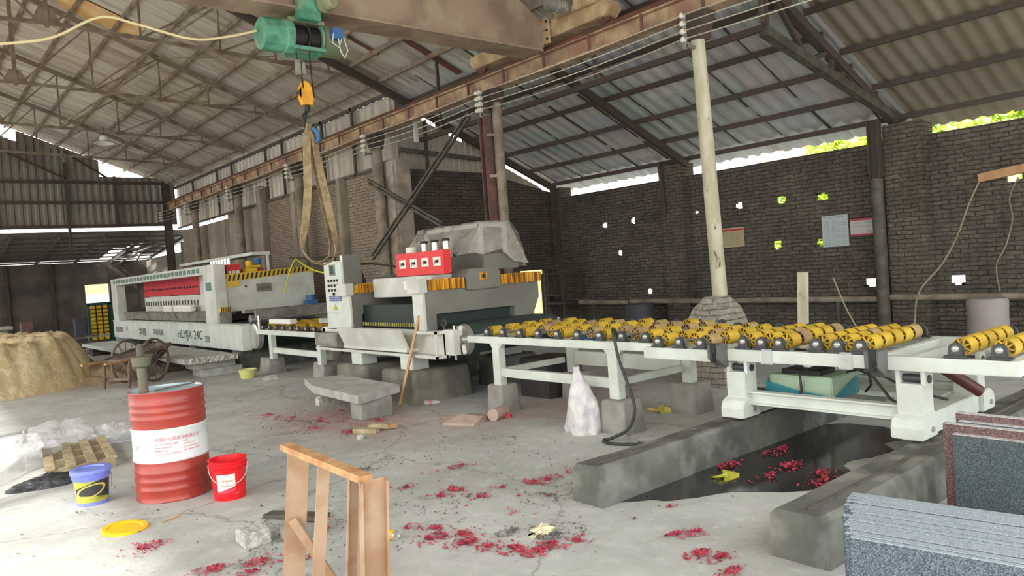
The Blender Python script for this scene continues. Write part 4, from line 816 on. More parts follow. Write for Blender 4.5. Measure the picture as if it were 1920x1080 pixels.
# dark sheets standing in for shade in the openings, belt and its drums
MB().box(5.42, 6.7, 8.2, 8.24, .98, 1.17).build('opening_shade', 'dark_gap', t)
mm = MB()
for i in range(34): y = 8.36+i*.05; mm.bar((5.36, y, 1.0), (5.36, y, 1.05), .01, .01, (0, 1, 0))
mm.build('brush_strip', 'label_gold', t)
MB().box(5.42, 5.46, 8.33, 10.1, .98, 1.3).build('opening_shade', 'dark_gap', t)  # dark sheet as the shade inside the side opening
mm = MB(); prof = []
for i in range(13): a = -PI/2-PI*i/12; prof.append((7.72+.19*math.cos(a), .83+.19*math.sin(a)))
for i in range(13): a = PI/2-PI*i/12; prof.append((11.0+.19*math.cos(a), .83+.19*math.sin(a)))
mm.prism(prof, 'X', 5.58, 7.05).build('conveyor_belt', 'belt_green', t, smooth=40)
dm = MB().lathe([(.2, 0), (.2, .09), (.185, .09), (.185, .03), (.06, .03), (.06, -.02)], (5.47, 7.72, .83), (1, 0, 0), 32)
for i in range(6): a = 2*PI*i/6+.3; dm.bar((5.49, 7.72+.05*math.cos(a), .83+.05*math.sin(a)), (5.49, 7.72+.185*math.cos(a), .83+.185*math.sin(a)), .018, .04, (1, 0, 0))
dm = dm.build('end_drum', 'silver', t, smooth=35)
MB().box(5.3, 5.4, 7.62, 7.84, .66, .98).lathe([(.0, -.05), (.05, -.05), (.075, -.02), (.09, 0), (.09, .06)], (5.36, 7.72, .83), (1, 0, 0), 18).build('bearing_housing', 'machine_white', t, smooth=35)
for z in (.66, .98): MB().cyl((5.35, 7.66, z-.06), (5.35, 7.66, z+.05), .012, 8).build('tension_bolt', 'silver', t)
MB().tube([V(5.42, 7.98, 1.05)+V(0, .045*math.cos(a), .045*math.sin(a)) for a in [2*PI*i/14 for i in range(15)]], .012, 8, cap=False).cyl((5.42, 7.98, .96), (5.42, 7.98, 1.02), .02, 8).build('lifting_eye', 'dull_steel', t, smooth=60)
# head carriage
MB().box(5.56, 6.5, 8.4, 10.0, 1.4, 1.68).build('head_beam', 'machine_white', t, bevel=.01)
MB().box(5.545, 5.56, 9.0, 9.1, 1.5, 1.62).build('maker_plate', 'sign_white', t)
rb = MB().box(5.6, 5.72, 8.14, 9.36, 1.69, 2.01).build('red_control_box', 'red_box', t, bevel=.006)
for k in range(4):
    y = 9.25-k*.29; pn = MB().box(5.592, 5.6, y-.17, y, 1.8, 1.92).build('gauge_panel', 'sign_white', rb)
    MB().box(5.57, 5.592, y-.13, y-.07, 1.845, 1.875).cyl((5.585, y-.1, 1.86), (5.592, y-.1, 1.86), .022, 12).box(5.589, 5.592, y-.05, y-.03, 1.83, 1.84).build('knob', 'ink_black', pn)
for k in range(3):
    y = 8.93-k*.27; c = MB().cyl((5.83, y, 1.69), (5.83, y, 2.13), .045, 16).build('spindle_motor', 'silver', t, smooth=40); MB().cyl((5.83, y, 2.13), (5.83, y, 2.165), .055, 16).build('motor_cap', 'ink_black', c, smooth=40)
MB().cyl((5.83, 9.28, 2.0), (5.83, 9.28, 2.1), .08, 18).build('water_manifold', 'sign_white', t, smooth=40)
MB().box(6.3, 6.95, 8.2, 9.9, 1.7, 1.92).build('rear_box', 'machine_grey', t, bevel=.01)
MB().box(6.35, 6.8, 8.3, 9.7, 2.3, 2.36).box(6.78, 6.82, 8.28, 8.34, 1.9, 2.36).box(6.35, 6.39, 8.28, 8.34, 1.9, 2.36).box(6.35, 6.39, 9.64, 9.7, 1.9, 2.36).box(6.78, 6.82, 9.64, 9.7, 1.9, 2.36).build('cover_frame', 'machine_white', t)
# translucent dust sheet draped over the head
rnd = random.Random(4); m = MB(); nx, ny = 26, 30
prof = [(5.98, 1.98), (6.1, 2.12), (6.22, 2.25), (6.33, 2.38), (6.5, 2.385), (6.65, 2.385), (6.82, 2.38), (6.95, 2.2), (7.02, 1.95), (7.05, 1.72)]
for i in range(len(prof)):
    for j in range(ny+1):
        y = 8.18+1.65*j/ny; s = 0 if 3 <= i <= 6 else .035
        m.v.append((prof[i][0]+s*math.sin(j*.9+i)+rnd.uniform(-s, s)*.6-(.1*(3-i)*(1-j/ny)*-.3 if i < 3 else 0), y, prof[i][1]+rnd.uniform(-.01, .01)-(.05 if i < 3 else 0)*math.sin(j*.5)))
for i in range(len(prof)-1):
    for j in range(ny): m.f.append((i*(ny+1)+j, i*(ny+1)+j+1, (i+1)*(ny+1)+j+1, (i+1)*(ny+1)+j))
k = len(m.v); m.v += [(6.33, 8.22, 2.38), (6.82, 8.22, 2.38), (7.03, 8.08, 1.75), (6.8, 8.14, 1.8), (6.55, 8.1, 1.98), (6.3, 8.16, 1.92), (6.05, 8.2, 1.95), (6.55, 8.18, 2.25), (6.2, 8.15, 2.15), (6.85, 8.12, 2.05)]
m.f += [tuple(k+i for i in q) for q in ((0, 7, 1), (1, 7, 9), (1, 9, 2), (9, 3, 2), (7, 4, 9), (9, 4, 3), (0, 8, 7), (8, 4, 7), (8, 5, 4), (8, 6, 5), (0, 6, 8))]
tag(m.build('dust_sheet', 'film_cover', loc=(6.6, 9, 1.7), smooth=50), 'translucent plastic dust sheet draped over the calibrating machine head', 'plastic sheet')
# control cabinet
t = thing('control_cabinet', 'tall light grey control cabinet with rows of black switches', 'cabinet', (5.45, 10.75, .93))
MB().box(5.3, 5.58, 10.42, 11.08, .93, 2.0).build('cabinet_body', 'machine_white', t, bevel=.008)
MB().box(5.3, 5.6, 10.4, 10.42, .93, 2.08).build('side_panel', 'machine_grey', t)
MB().box(5.285, 5.3, 10.45, 11.05, 1.2, 1.97).build('door', 'white_paint', t, bevel=.004); MB().box(5.285, 5.3, 10.45, 11.05, .95, 1.18).build('lower_door', 'white_paint', t, bevel=.004)
MB().box(5.27, 5.285, 10.66, 10.84, 1.78, 1.95).build('display', 'steel_grey', t)
MB().box(5.268, 5.27, 10.69, 10.81, 1.8, 1.93).build('screen', 'ink_green', t)
for r_ in range(3):
    for c in range(4): MB().cyl((5.268, 10.6+c*.1, 1.7-r_*.075), (5.285, 10.6+c*.1, 1.7-r_*.075), .022, 10).build('switch', 'ink_black', t)
MB().cyl((5.262, 10.74, 1.49), (5.285, 10.74, 1.49), .024, 12).build('stop_button', 'ink_black', t)
sg = MB().box(5.278, 5.285, 10.5, 10.92, 1.38, 1.46).build('name_plate', 'sign_blue', t); text('lettering', 'HUALONG\nMACHINERY', 'sign_white', sg, (5.278, 10.9, 1.39), (0, -1, 0), (0, 0, 1), .38, .06)
MB().prism([(10.66, 1.24), (10.8, 1.24), (10.73, 1.34)], 'X', 5.279, 5.285).build('warning_triangle', 'label_olive', t)
MB().box(5.36, 5.46, 10.5, 10.62, 2.0, 2.08).build('top_lug', 'sign_white', t)
tag(MB().tube(spline([(5.6, 10.5, 1.9), (5.68, 10.45, 1.6), (5.75, 10.4, 1.35), (5.9, 10.35, 1.2)]), .03, 8).build('cable_bundle', 'black', smooth=60), 'black cable bundle curving down behind the control cabinet', 'cable')
tag(MB().tube([(5.6, 10.6, 1.93), (5.7, 10.2, 1.92), (5.62, 9.42, 1.84)], .014, 8).build('control_cable', 'black', smooth=60), 'thin black cable from the cabinet to the red control box', 'cable')
# plinths
for (x0, x1, y0, y1, lab, mt) in ((5.12, 6.0, 9.6, 10.6, 'rounded grey concrete plinth under the left foot of the calibrating machine', 'plinth'), (5.1, 6.05, 8.3, 9.2, 'rounded grey concrete plinth under the right foot, behind the leaning wood plank', 'plinth'), (6.6, 7.3, 9.7, 10.4, 'dark concrete plinth at the rear left of the calibrating machine', 'damp_concrete'), (6.6, 7.3, 8.3, 8.95, 'dark concrete plinth at the rear right of the calibrating machine', 'damp_concrete')):
    tag(lump(x0, x1, y0, y1, .44, .05, .015, 'machine_plinth', mt, int(y0*9)), lab, 'plinth', 'plinths under the calibrating machine')
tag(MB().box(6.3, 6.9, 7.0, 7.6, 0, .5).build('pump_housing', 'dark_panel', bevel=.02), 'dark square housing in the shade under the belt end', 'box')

# ---------------------------------------------------------------- long polishing machine (far)
t = thing('polishing_machine', 'very long grey white stone polishing machine with red panel and hazard stripes', 'machine', (6.3, 20.7, .4))
bs = MB().box(5.3, 5.5, 15.0, 26.4, .42, .93).box(5.28, 5.5, 15.0, 26.4, .93, .955).box(7.2, 7.4, 15.0, 26.4, .42, .93).box(5.5, 7.2, 26.2, 26.4, .42, .93).box(5.5, 7.2, 15.6, 15.8, .5, .9).build('base_beam', 'white_paint', t, bevel=.008)
L_, U_ = (0, -1, 0), (0, 0, 1)
text('model_lettering', 'HLMJX-24C', 'ink_green', bs, (5.3, 19.4, .52), L_, U_, 1.9, .26, .006)
text('model_lettering', '1200', 'ink_green', bs, (5.3, 17.4, .53), L_, U_, .4, .14, .006)
text('maker_lettering', '\u534e\u9686', 'ink_black', bs, (5.3, 23.2, .55), L_, U_, .8, .22, .006)
text('maker_lettering', '\u534e\u9686\u673a\u68b0', 'ink_green', bs, (5.3, 21.7, .6), L_, U_, 1.0, .16, .006)
MB().box(5.292, 5.3, 25.2, 26.1, .6, .76).build('maker_plate', 'steel_grey', bs); MB().box(5.292, 5.3, 24.55, 24.7, .66, .78).build('maker_plate', 'steel_grey', bs)
fr = MB().box(5.3, 5.55, 16.4, 17.15, .955, 2.24).box(5.3, 5.55, 25.6, 26.3, .955, 2.24).box(5.3, 5.55, 17.15, 25.6, 2.04, 2.24).build('portal_frame', 'machine_white', t, bevel=.01)
for i in range(26):
    y = 17.35+i*.333; MB().box(5.285, 5.3, y, y+.2, 2.09, 2.19).build('meter', 'screen_teal', fr)
MB().box(5.28, 5.3, 16.62, 16.95, 1.68, 1.86).build('touch_screen', 'screen_teal', fr)
MB().box(5.85, 6.0, 19.2, 24.6, 1.62, 2.08).build('red_panel', 'red_faded', t)
for i in range(20): y = 19.4+i*.26; MB().box(5.83, 5.85, y, y+.1, 1.78, 1.83).build('gauge', 'ink_black', t)
MB().box(5.85, 6.0, 17.2, 24.6, 1.1, 1.6).box(5.85, 6.0, 17.2, 19.2, 1.6, 2.04).build('valve_panel', 'machine_white', t)
for i in range(20): y = 19.4+i*.26; MB().box(5.83, 5.85, y, y+.07, 1.34, 1.47).build('valve', 'dull_steel', t)
MB().box(5.9, 6.0, 24.6, 25.6, 1.3, 2.04).build('side_panel', 'dark_panel', t)
m = MB()
for y0, y1 in ((17.25, 20.0), (20.05, 22.7), (22.75, 25.5)): m.hexa([(5.5, y0, .97), (5.85, y0, .97), (5.85, y1, .97), (5.5, y1, .97), (5.42, y0, 1.19), (5.85, y0, 1.19), (5.85, y1, 1.19), (5.42, y1, 1.19)])
m.build('drain_trough', 'steel_grey', t, bevel=.01)
cp = [(19.9, 6), (21.0, 3)]
k = 0
for y0, n_ in cp:
    for i in range(n_):
        k += 1; tag(MB().lathe([(0, 0), (.08, 0), (.1, .03), (.1, .06), (.08, .08), (.1, .1), (.1, .15), (.07, .17), (0, .17)], (5.64, y0+i*.24-(.6 if y0 < 20 else 0), 1.195), (0, 0, 1), 14).build('grinding_disc', 'sign_white', smooth=40), 'stack of white round grinding discs on the trough of the long machine', 'disc', 'white discs on the machine trough')
# right end: hazard striped cross housing
ed = MB().prism([(5.5, 1.2), (7.6, 1.12), (7.6, 1.98), (7.48, 2.08), (5.5, 2.0)], 'Y', 16.45, 17.1).build('cross_housing', 'machine_white', t, bevel=.01)
MB().prism([(5.45, 1.83), (7.5, 1.97), (7.6, 1.9), (7.6, 1.99), (7.48, 2.09), (5.45, 2.0)], 'Y', 16.43, 16.45).prism([(5.42, 1.72), (5.85, 1.74), (5.85, 1.84), (5.42, 1.83)], 'Y', 16.43, 16.45).build('hazard_band', 'hazard', ed)
m = MB()
for i in range(20):
    x = 5.5+i*.1; z0 = 1.845+(x-5.45)*.066; z1 = z0+.13-(x-5.45)*.012; m.prism([(x, z0), (x+.04, z0), (x+.075, z1), (x+.035, z1)], 'Y', 16.42, 16.43)
m.build('hazard_stripe', 'ink_black', ed)
pl = MB().box(6.22, 6.56, 16.43, 16.45, 1.58, 1.76).build('rating_plate', 'steel_grey', ed); text('lettering', 'HLMJX', 'ink_black', pl, (6.26, 16.43, 1.62), (1, 0, 0), U_, .26, .06)
MB().cyl((5.98, 16.41, 1.72), (5.98, 16.45, 1.72), .02, 8).build('latch', 'ink_black', ed)
MB().box(5.35, 5.6, 16.36, 16.4, .96, 1.2).build('end_guard', 'steel_grey', t); m = MB(); MB().box(5.35, 5.58, 16.3, 16.4, 1.2, 1.3).build('hazard_guard', 'hazard', t)
m = MB(); [m.prism([(5.36+i*.035, 1.2), (5.375+i*.035, 1.2), (5.39+i*.035, 1.3), (5.375+i*.035, 1.3)], 'Y', 16.29, 16.3) for i in range(6)]; m.build('hazard_stripe', 'ink_black', t)
MB().cyl((5.75, 15.7, 1.0), (7.5, 15.7, 1.0), .1, 20).build('belt_roller', 'silver', t, smooth=40)
MB().box(5.6, 7.5, 15.55, 15.75, 1.15, 1.22).box(5.7, 7.3, 15.2, 15.3, 1.04, 1.2).build('cross_bar', 'steel_grey', t)
MB().box(7.25, 7.5, 16.1, 16.35, 1.1, 1.3).cyl((7.38, 16.22, 1.1), (7.38, 16.22, 1.42), .1, 14).build('blue_motor', 'blue_paint', t)
mm = MB(); prof = []
for i in range(13): a = -PI/2-PI*i/12; prof.append((14.85+.24*math.cos(a), .7+.24*math.sin(a)))
for i in range(7): a = PI/2-PI*i/6; prof.append((25.8+.24*math.cos(a), .7+.24*math.sin(a)))
mm.prism(prof, 'X', 5.6, 7.1).build('conveyor_belt', 'dark_gap', t, smooth=40)
MB().lathe([(.02, 0), (.2, 0), (.26, .02), (.26, .12), (.24, .12)], (5.46, 14.82, .7), (1, 0, 0), 28).build('end_drum', 'silver', t, smooth=40)
# upper works
MB().box(5.65, 5.95, 16.6, 18.0, 1.98, 2.22).build('red_control_box', 'red_box', t, bevel=.006)
for i in range(3): MB().box(5.68+i*.09, 5.74+i*.09, 16.58, 16.6, 2.02, 2.08).build('gauge', 'sign_white', t)
for i in range(7): MB().cyl((5.75+.02*i, 16.7+i*.25, 2.2), (5.75+.02*i, 16.7+i*.25, 2.36), .05, 12).build('spindle_motor', 'silver', t, smooth=40)
MB().box(6.05, 6.3, 16.5, 16.9, 1.98, 2.12).cyl((6.15, 16.6, 2.1), (6.15, 16.6, 2.28), .08, 12).cyl((6.05, 16.5, 2.15), (6.38, 16.5, 2.15), .03, 10).build('yellow_gearbox', 'brass_yellow', t, bevel=.008)
MB().box(6.32, 6.5, 16.6, 17.2, 1.99, 2.1).build('red_pump', 'red_faded', t)
MB().cyl((6.42, 16.8, 2.1), (6.42, 16.8, 2.34), .09, 14).build('blue_motor', 'blue_paint', t, smooth=40)
MB().box(6.2, 6.62, 16.5, 22, 2.4, 2.47).box(6.55, 6.6, 16.55, 16.6, 2.05, 2.4).box(6.55, 6.6, 21, 21.06, 1.5, 2.4).build('canopy', 'white_paint', t)
MB().box(5.6, 7.3, 17.3, 25.6, .96, 1.1).build('bed', 'dull_steel', t)
for y in (15.4, 18.4, 21.4, 24.6):
    tag(lump(5.35, 7.3, y, y+.5, .42, .05, .015, 'machine_plinth', 'damp_concrete', int(y)), 'concrete plinth under the long polishing machine, %s' % {15.4: 'the one at its near right end', 18.4: 'second from its near right end', 21.4: 'third from its near right end', 24.6: 'at its far left end'}[y], 'plinth', 'plinths under the polishing machine')
tag(MB().tube(catenary((6.75, 16.2, 1.5), (7.0, 16.0, 2.26), -.1, 6)[:-1]+catenary((7.0, 16.0, 2.26), (5.62, 11.1, 1.82), .12, 10), .016, 8).build('hose', 'yellow_cable', smooth=60), 'yellow green hose arching from the wall to the control cabinet', 'hose')
tag(MB().bar((6.9, 16.1, 2.28), (7.6, 15.7, 2.2), .04, .04).bar((7.9, 15.9, 0), (7.9, 15.9, 2.24), .04, .04, (0, 1, 0)).bar((6.95, 16.05, 2.26), (7.9, 15.9, 2.24), .04, .04).build('hose_stand', 'dark_steel'), 'thin dark stand holding up the yellow green hose', 'stand')

# ---------------------------------------------------------------- left middle ground: slabs, sand, cart
tag(MB().box(4.2, 5.05, 20.5, 25.4, .27, .36).build('stone_slab', 'white_paint', bevel=.01), 'pale slab platform behind the handcart handles, farther of the two', 'slab', 'slab platforms beside the long machine')
sl = tag(MB().box(4.15, 5.15, 14.95, 20.2, .3, .4).build('stone_slab', 'stone_slab', bevel=.01), 'pale slab platform with a rough broken edge on the stone steps', 'slab', 'slab platforms beside the long machine')
m = MB(); random.seed(21); n = 26
for i in range(n+1):
    x = 4.2+.96*i/n
    for z in (.295, .33, .37, .405): m.v.append((x, 14.93+random.uniform(-.03, .02), z))
for i in range(n):
    for q in range(3): m.f.append((i*4+q, i*4+4+q, i*4+5+q, i*4+1+q))
m.build('broken_edge', 'rough_stone', sl)
tag(MB().box(4.5, 5.3, 15.1, 15.7, 0, .15).build('stone_block', 'stone_slab', bevel=.01), 'lower grey stone step under the rough edged slab', 'block', 'stone steps under the slab')
tag(MB().box(4.4, 5.2, 15.2, 15.8, .15, .3).build('stone_block', 'stone_slab', bevel=.01), 'upper grey stone step under the rough edged slab', 'block', 'stone steps under the slab')
for y, lab in ((16.9, 'brick support under the middle of the rough edged slab'), (19.6, 'brick support under the far end of the rough edged slab'), (21.2, 'reddish brick support under the near end of the farther slab'), (24.7, 'reddish brick support under the far end of the farther slab')):
    tag(MB().box(4.35, 4.95, y, y+.4, 0, .3 if y < 20 else .27).build('brick_support', 'brick_end'), lab, 'support', 'brick supports under the slabs')
def dune(name, m_, cx, cy, a, b, h, x0, x1, y0, y1, n=70, steep=.9, seed=3, p=2.4):
    rnd = random.Random(seed); ph = [(rnd.uniform(0, 6), rnd.uniform(1.2, 7), rnd.uniform(1.2, 7)) for _ in range(9)]; m = MB()
    for i in range(n+1):
        for j in range(n+1):
            x = x0+(x1-x0)*i/n; y = y0+(y1-y0)*j/n; r = (abs((x-cx)/a)**p+abs((y-cy)/b)**p)**(1/p)
            nz = sum(math.sin(q+f*x*1.3+g*y*1.3)/(1+.3*max(f, g)) for q, f, g in ph)
            d = max(0, 1-r)*min(a, b)/steep; s = min(1, d); s = s*s*(3-2*s)
            z = h*s*(1+.03*nz)+.22*abs(nz)*s*(1-s)*2*(1 if name == 'sand_pile' else .3)
            z += rnd.uniform(-.022, .022)*(1 if s > 0 else 0)+.05*s*math.sin(9*x+3*math.sin(5*y))*math.sin(7*y+2*math.sin(6*x))
            m.v.append((x, y, max(z, -.02) if s > .001 else -.02))
    for i in range(n):
        for j in range(n):
            m.f.append((i*(n+1)+j, (i+1)*(n+1)+j, (i+1)*(n+1)+j+1, i*(n+1)+j+1))
    return m.build(name, m_, smooth=70, loc=(cx, cy, 0))
tag(dune('sand_pile', 'sand', .1, 18.9, 3.3, 3.0, .97, -3.2, 3.7, 15.6, 22.4, n=150, steep=.6, seed=11, p=2.9), 'big heap of yellow sand with a steep lumpy front', 'sand', kind='stuff')
tag(dune('sand_pile', 'sand_dark', 3.3, 17.7, .85, 1.5, .3, 2.3, 4.3, 16.0, 19.4, n=50, steep=.7, seed=5), 'low brown apron of sand spilling behind the handcart', 'sand', kind='stuff')
tag(dune('rubble_heap', 'pile_dark', 2.95, 21.6, 1.0, 1.2, .78, 1.8, 4.0, 20.2, 23, n=40, steep=.8, seed=8), 'dark blue grey heap of rubble behind the sand', 'rubble', kind='stuff')
t = thing('metal_cabinet', 'old pale metal cabinet behind the sand heap at the left edge', 'cabinet', (1.4, 23.6, 0))
MB().box(.9, 2.2, 23.2, 24, 0, 1.05).build('cabinet_body', 'machine_grey', t, bevel=.01); MB().box(.85, 2.3, 23.1, 24.1, 1.05, 1.12).build('cabinet_top', 'stone_slab', t); MB().box(1.7, 2.1, 23.18, 23.2, .2, .98).build('door', 'sand_dark', t)
tag(MB().lathe([(0, 0), (.1, 0), (.12, .22), (.11, .22), (.09, .02), (0, .02)], (1.95, 23.4, 1.12), (0, 0, 1), 18).build('bucket', 'sign_white', smooth=40), 'small white bucket on the old metal cabinet', 'bucket')
t = thing('roller_stand', 'green frame of yellow rollers stood on end by the far doorway', 'roller frame', (5.4, 29, 0))
MB().box(5.05, 5.12, 28.95, 29.05, 0, 1.5).box(5.68, 5.85, 28.95, 29.1, 0, 1.5).box(5.05, 5.85, 28.95, 29.05, 1.46, 1.54).box(5.05, 5.85, 29.05, 29.08, .1, 1.5).build('frame', 'ink_green', t)
for c in range(3):
    for k in range(9): MB().cyl((5.2+c*.19-.07, 28.92, .3+k*.135), (5.2+c*.19+.07, 28.92, .3+k*.135), .06, 12).build('roller', 'roller_yellow', t, smooth=40)
tag(MB().box(4.7, 5.05, 29.2, 29.7, 0, 1.06).build('tank', 'slate_barrel', bevel=.03), 'blue grey tank left of the upright roller frame', 'tank')
random.seed(6)
for k in range(14):
    a = random.uniform(-.25, .25); x = 3.5+random.uniform(-.8, .5); y = 26+random.uniform(-.12, .12)
    tag(MB().bar((x-1.0, y-a, .022+.041*k), (x+1.2, y+a, .022+.041*k), .05, .042).build('steel_bar', 'steel_grey' if k % 3 == 0 else 'dull_steel'), 'loose steel bar in the dark stack behind the sand heap', 'steel bar', 'steel bars stacked behind the sand')
tag(MB().box(2.9, 3.2, 27, 27.3, 0, 1.1).build('post', 'column_red'), 'short reddish post behind the sand heap', 'post')
# handcart
t = thing('handcart', 'old wooden two wheeled handcart with big spoked wheels', 'cart', (3.6, 15.7, 0))
ax = V(-.60, .80, 0).normalized(); fw = V(.80, .60, 0)
C0 = V(3.76, 15.5, .43)
def wheel_at(c):
    wq = MB(); x, y = fw, V(0, 0, 1)
    pts = [c+x*.4*math.cos(a)+y*.4*math.sin(a) for a in [2*PI*i/36 for i in range(37)]]; wq.tube(pts, .026, 8, cap=False)
    o = wq.build('wheel', 'wood_old', t, smooth=60); s = MB()
    for i in range(12): a = 2*PI*i/12; s.bar(c+(x*math.cos(a)+y*math.sin(a))*.04, c+(x*math.cos(a)+y*math.sin(a))*.39, .014, .014)
    s.build('spoke', 'wood_old', o); MB().cyl(c-ax*.05, c+ax*.05, .045, 12).build('hub', 'bearing', o)
wheel_at(C0); wheel_at(C0+ax*.62)
mm = C0+ax*.31; MB().cyl(C0, C0+ax*.62, .02, 8).build('axle', 'wood_old', t)
e1 = C0+fw*.55+V(0, 0, .22); e0 = C0-fw*.62+V(0, 0, .06)
nn = V(0, 0, 1)
dk = MB().hexa([e0+ax*.05, e1+ax*.05, e1+ax*.57, e0+ax*.57, e0+ax*.05+nn*.03, e1+ax*.05+nn*.03, e1+ax*.57+nn*.03, e0+ax*.57+nn*.03]).bar(e0+ax*.04+nn*.02, e1+ax*.04+nn*.03, .03, .07).bar(e0+ax*.58+nn*.02, e1+ax*.58+nn*.03, .03, .07).hexa([e1+ax*.05, e1+ax*.57, e1+ax*.57-fw*.3-nn*.25, e1+ax*.05-fw*.3-nn*.25, e1+ax*.05+nn*.06, e1+ax*.57+nn*.06, e1+ax*.57-fw*.28-nn*.2, e1+ax*.05-fw*.28-nn*.2]).build('deck', 'wood_old', t)
for s in (0, .5): MB().tube([e0+ax*(.06+s)+nn*.02, e0+ax*(.06+s)-fw*.55+nn*.02], .022, 8).build('handle', 'wood_plank', t, smooth=60)
for s in (.02, .56): MB().tube([e0+ax*s, e0+ax*s+nn*-.1-fw*.03, V((e0+ax*s).x, (e0+ax*s).y, .0)-fw*.06], .024, 8).build('leg', 'wood_old', t, smooth=60)
MB().bar(V((e0+ax*.02).x, (e0+ax*.02).y, .16), V((e0+ax*.56).x, (e0+ax*.56).y, .16), .03, .05).bar(V((e0).x, (e0).y, .14), C0-V(0, 0, .28), .03, .05).build('crossbar', 'wood_old', t)
tag(MB().lathe([(0, 0), (.13, 0), (.17, .15), (.175, .16), (.16, .16), (.125, .02), (0, .02)], (5.0, 14.0, 0), (0, 0, 1), 20).build('basin', 'pan_yellow', smooth=40), 'small pale yellow plastic basin on the floor by the far roller table', 'basin')
tag(blob(5.15, 13.3, 0, .12, .16, .07, 3, 12, .3).build('crumpled_plastic', 'film_clear', smooth=50), 'crumpled clear plastic beside the yellow basin', 'plastic')

# stone bench and leaning plank
B = thing('stone_bench', 'low bench of thick grey stone slab on short stone blocks', 'bench', (4.5, 9.0, 0))
MB().add([(4.14, 9.25, .24), (4.06, 7.85, .24), (4.8, 8.15, .24), (4.88, 9.85, .24), (4.4, 10.1, .24), (4.14, 9.25, .34), (4.06, 7.85, .34), (4.8, 8.15, .34), (4.88, 9.85, .34), (4.4, 10.1, .34)], [(0, 1, 2, 3, 4)[::-1], (5, 6, 7, 8, 9), (0, 1, 6, 5), (1, 2, 7, 6), (2, 3, 8, 7), (3, 4, 9, 8), (4, 0, 5, 9)]).build('slab', 'stone_slab', B, bevel=.006)
tag(MB().box(4.2, 4.62, 8.05, 8.35, 0, .24).build('stone_block', 'concrete', bevel=.008), 'grey stone block under the near right corner of the stone bench', 'block')
tag(MB().box(4.36, 4.8, 9.55, 9.72, 0, .13).build('stone_block', 'rough_stone', bevel=.02), 'pale rough stone block under the left end of the stone bench', 'block')
tag(MB().box(4.5, 4.84, 9.6, 9.8, .13, .24).build('stone_block', 'stone_slab', bevel=.01), 'small grey stone packed between block and bench slab', 'block')
tag(MB().bar((4.99, 8.5, 0.02), (5.22, 8.24, 1.17), .03, .09, (.6, .7, 0)).build('wood_plank', 'wood_plank'), 'long narrow pale wood plank leaning against the calibrating machine', 'plank')

# ---------------------------------------------------------------- drum, pump, buckets, lid
DX, DY = 1.71, 6.74
t = thing('oil_drum', 'red steel oil drum with a broad white band of red lettering', 'drum', (DX, DY, 0))
pr = [(0, .012), (.285, .012), (.29, 0), (.298, .006), (.29, .02)]
R0 = .29
def rib(z): return [(R0, z-.018), (R0+.007, z-.008), (R0+.007, z+.008), (R0, z+.018)]
low = pr+rib(.1)+rib(.17)+rib(.24)+[(R0, .325)]
up_ = [(R0, .6)]+rib(.68)+rib(.74)+rib(.8)+[(R0, .88), (.298, .894), (.296, .9), (.286, .9)]
band = [(R0+.001, .325), (R0+.008, .335), (R0+.008, .345), (R0+.001, .36), (R0+.001, .575), (R0+.008, .585), (R0+.008, .595), (R0+.001, .6)]
MB().lathe(low, (DX, DY, 0), n=56).build('drum_body', 'drum_red', t, smooth=40); MB().lathe(up_, (DX, DY, 0), n=56).build('drum_body', 'drum_red', t, smooth=40)
bd = MB().lathe(band, (DX, DY, 0), n=56).build('white_band', 'drum_white', t, smooth=40)
MB().lathe([(.286, .9), (.284, .885), (0, .888)], (DX, DY, 0), n=56).build('drum_top', 'drum_top', t, smooth=40)
def wrap_text(parent, name, body, m_, cx, cy, R, ang0, z, wd, h, c_=None):
    """lettering bent around a cylinder; ang0 = compass angle of its left edge, running to the right as seen from outside"""
    o = text(name, body, m_, parent, (0, 0, 0), (1, 0, 0), (0, 1, 0), wd, h)
    org = ORG[parent.name]
    for v in o.data.vertices:
        x = v.co.x+org.x; y = v.co.y+org.y; a = ang0+x/R
        v.co = V(cx+(R+.002)*math.cos(a), cy+(R+.002)*math.sin(a), z+y)-org
    return o
va = math.atan2(-DY, -DX)
wrap_text(bd, 'lettering', '\u4e2d\u56fd\u77f3\u5316\u6da6\u6ed1\u6cb9\u6709\u9650\u516c\u53f8', 'ink_red', DX, DY, R0, va-.42, .5, .36, .032)
for i, (s, wd) in enumerate((('\u5730\u5740:\u5317\u4eac\u5e02\u6d77\u6dc0\u533a\u5b89\u5b81\u5e84\u897f\u8def', .17), ('\u670d\u52a1\u7535\u8bdd:400-810-9886', .13), ('\u90ae\u653f\u7f16\u7801:100085', .1), ('\u6267\u884c\u6807\u51c6 \u4ea7\u54c1\u540d\u79f0 \u6297\u78e8\u6db2\u538b\u6cb9', .19))):
    wrap_text(bd, 'lettering', s, 'ink_red', DX, DY, R0, va-.42, .468-i*.026, wd, .015)
for i, (s, wd) in enumerate((('\u7535\u8bdd:', .04), ('\u51c0\u542b\u91cf:170kg', .1), ('\u751f\u4ea7\u65e5\u671f\u89c1\u5305\u88c5', .13), ('\u51fa\u5382\u7f16\u53f7\u89c1\u6876\u9876', .15))):
    wrap_text(bd, 'lettering', s, 'ink_red', DX, DY, R0, va+.32, .478-i*.026, wd, .014)
wrap_text(bd, 'mark', 'SC', 'steel_grey', DX, DY, R0, va-1.15, .43, .07, .04)
t = thing('barrel_pump', 'greenish funnel topped hand pump standing on the oil drum', 'pump', (1.53, 6.72, .9))
MB().lathe([(0, 0), (.038, 0), (.038, .21), (.068, .225), (.08, .3), (.095, .31), (.082, .305), (.062, .24), (0, .23)], (1.53, 6.72, .888), n=22).build('pump_body', 'pump_green', t, smooth=40)
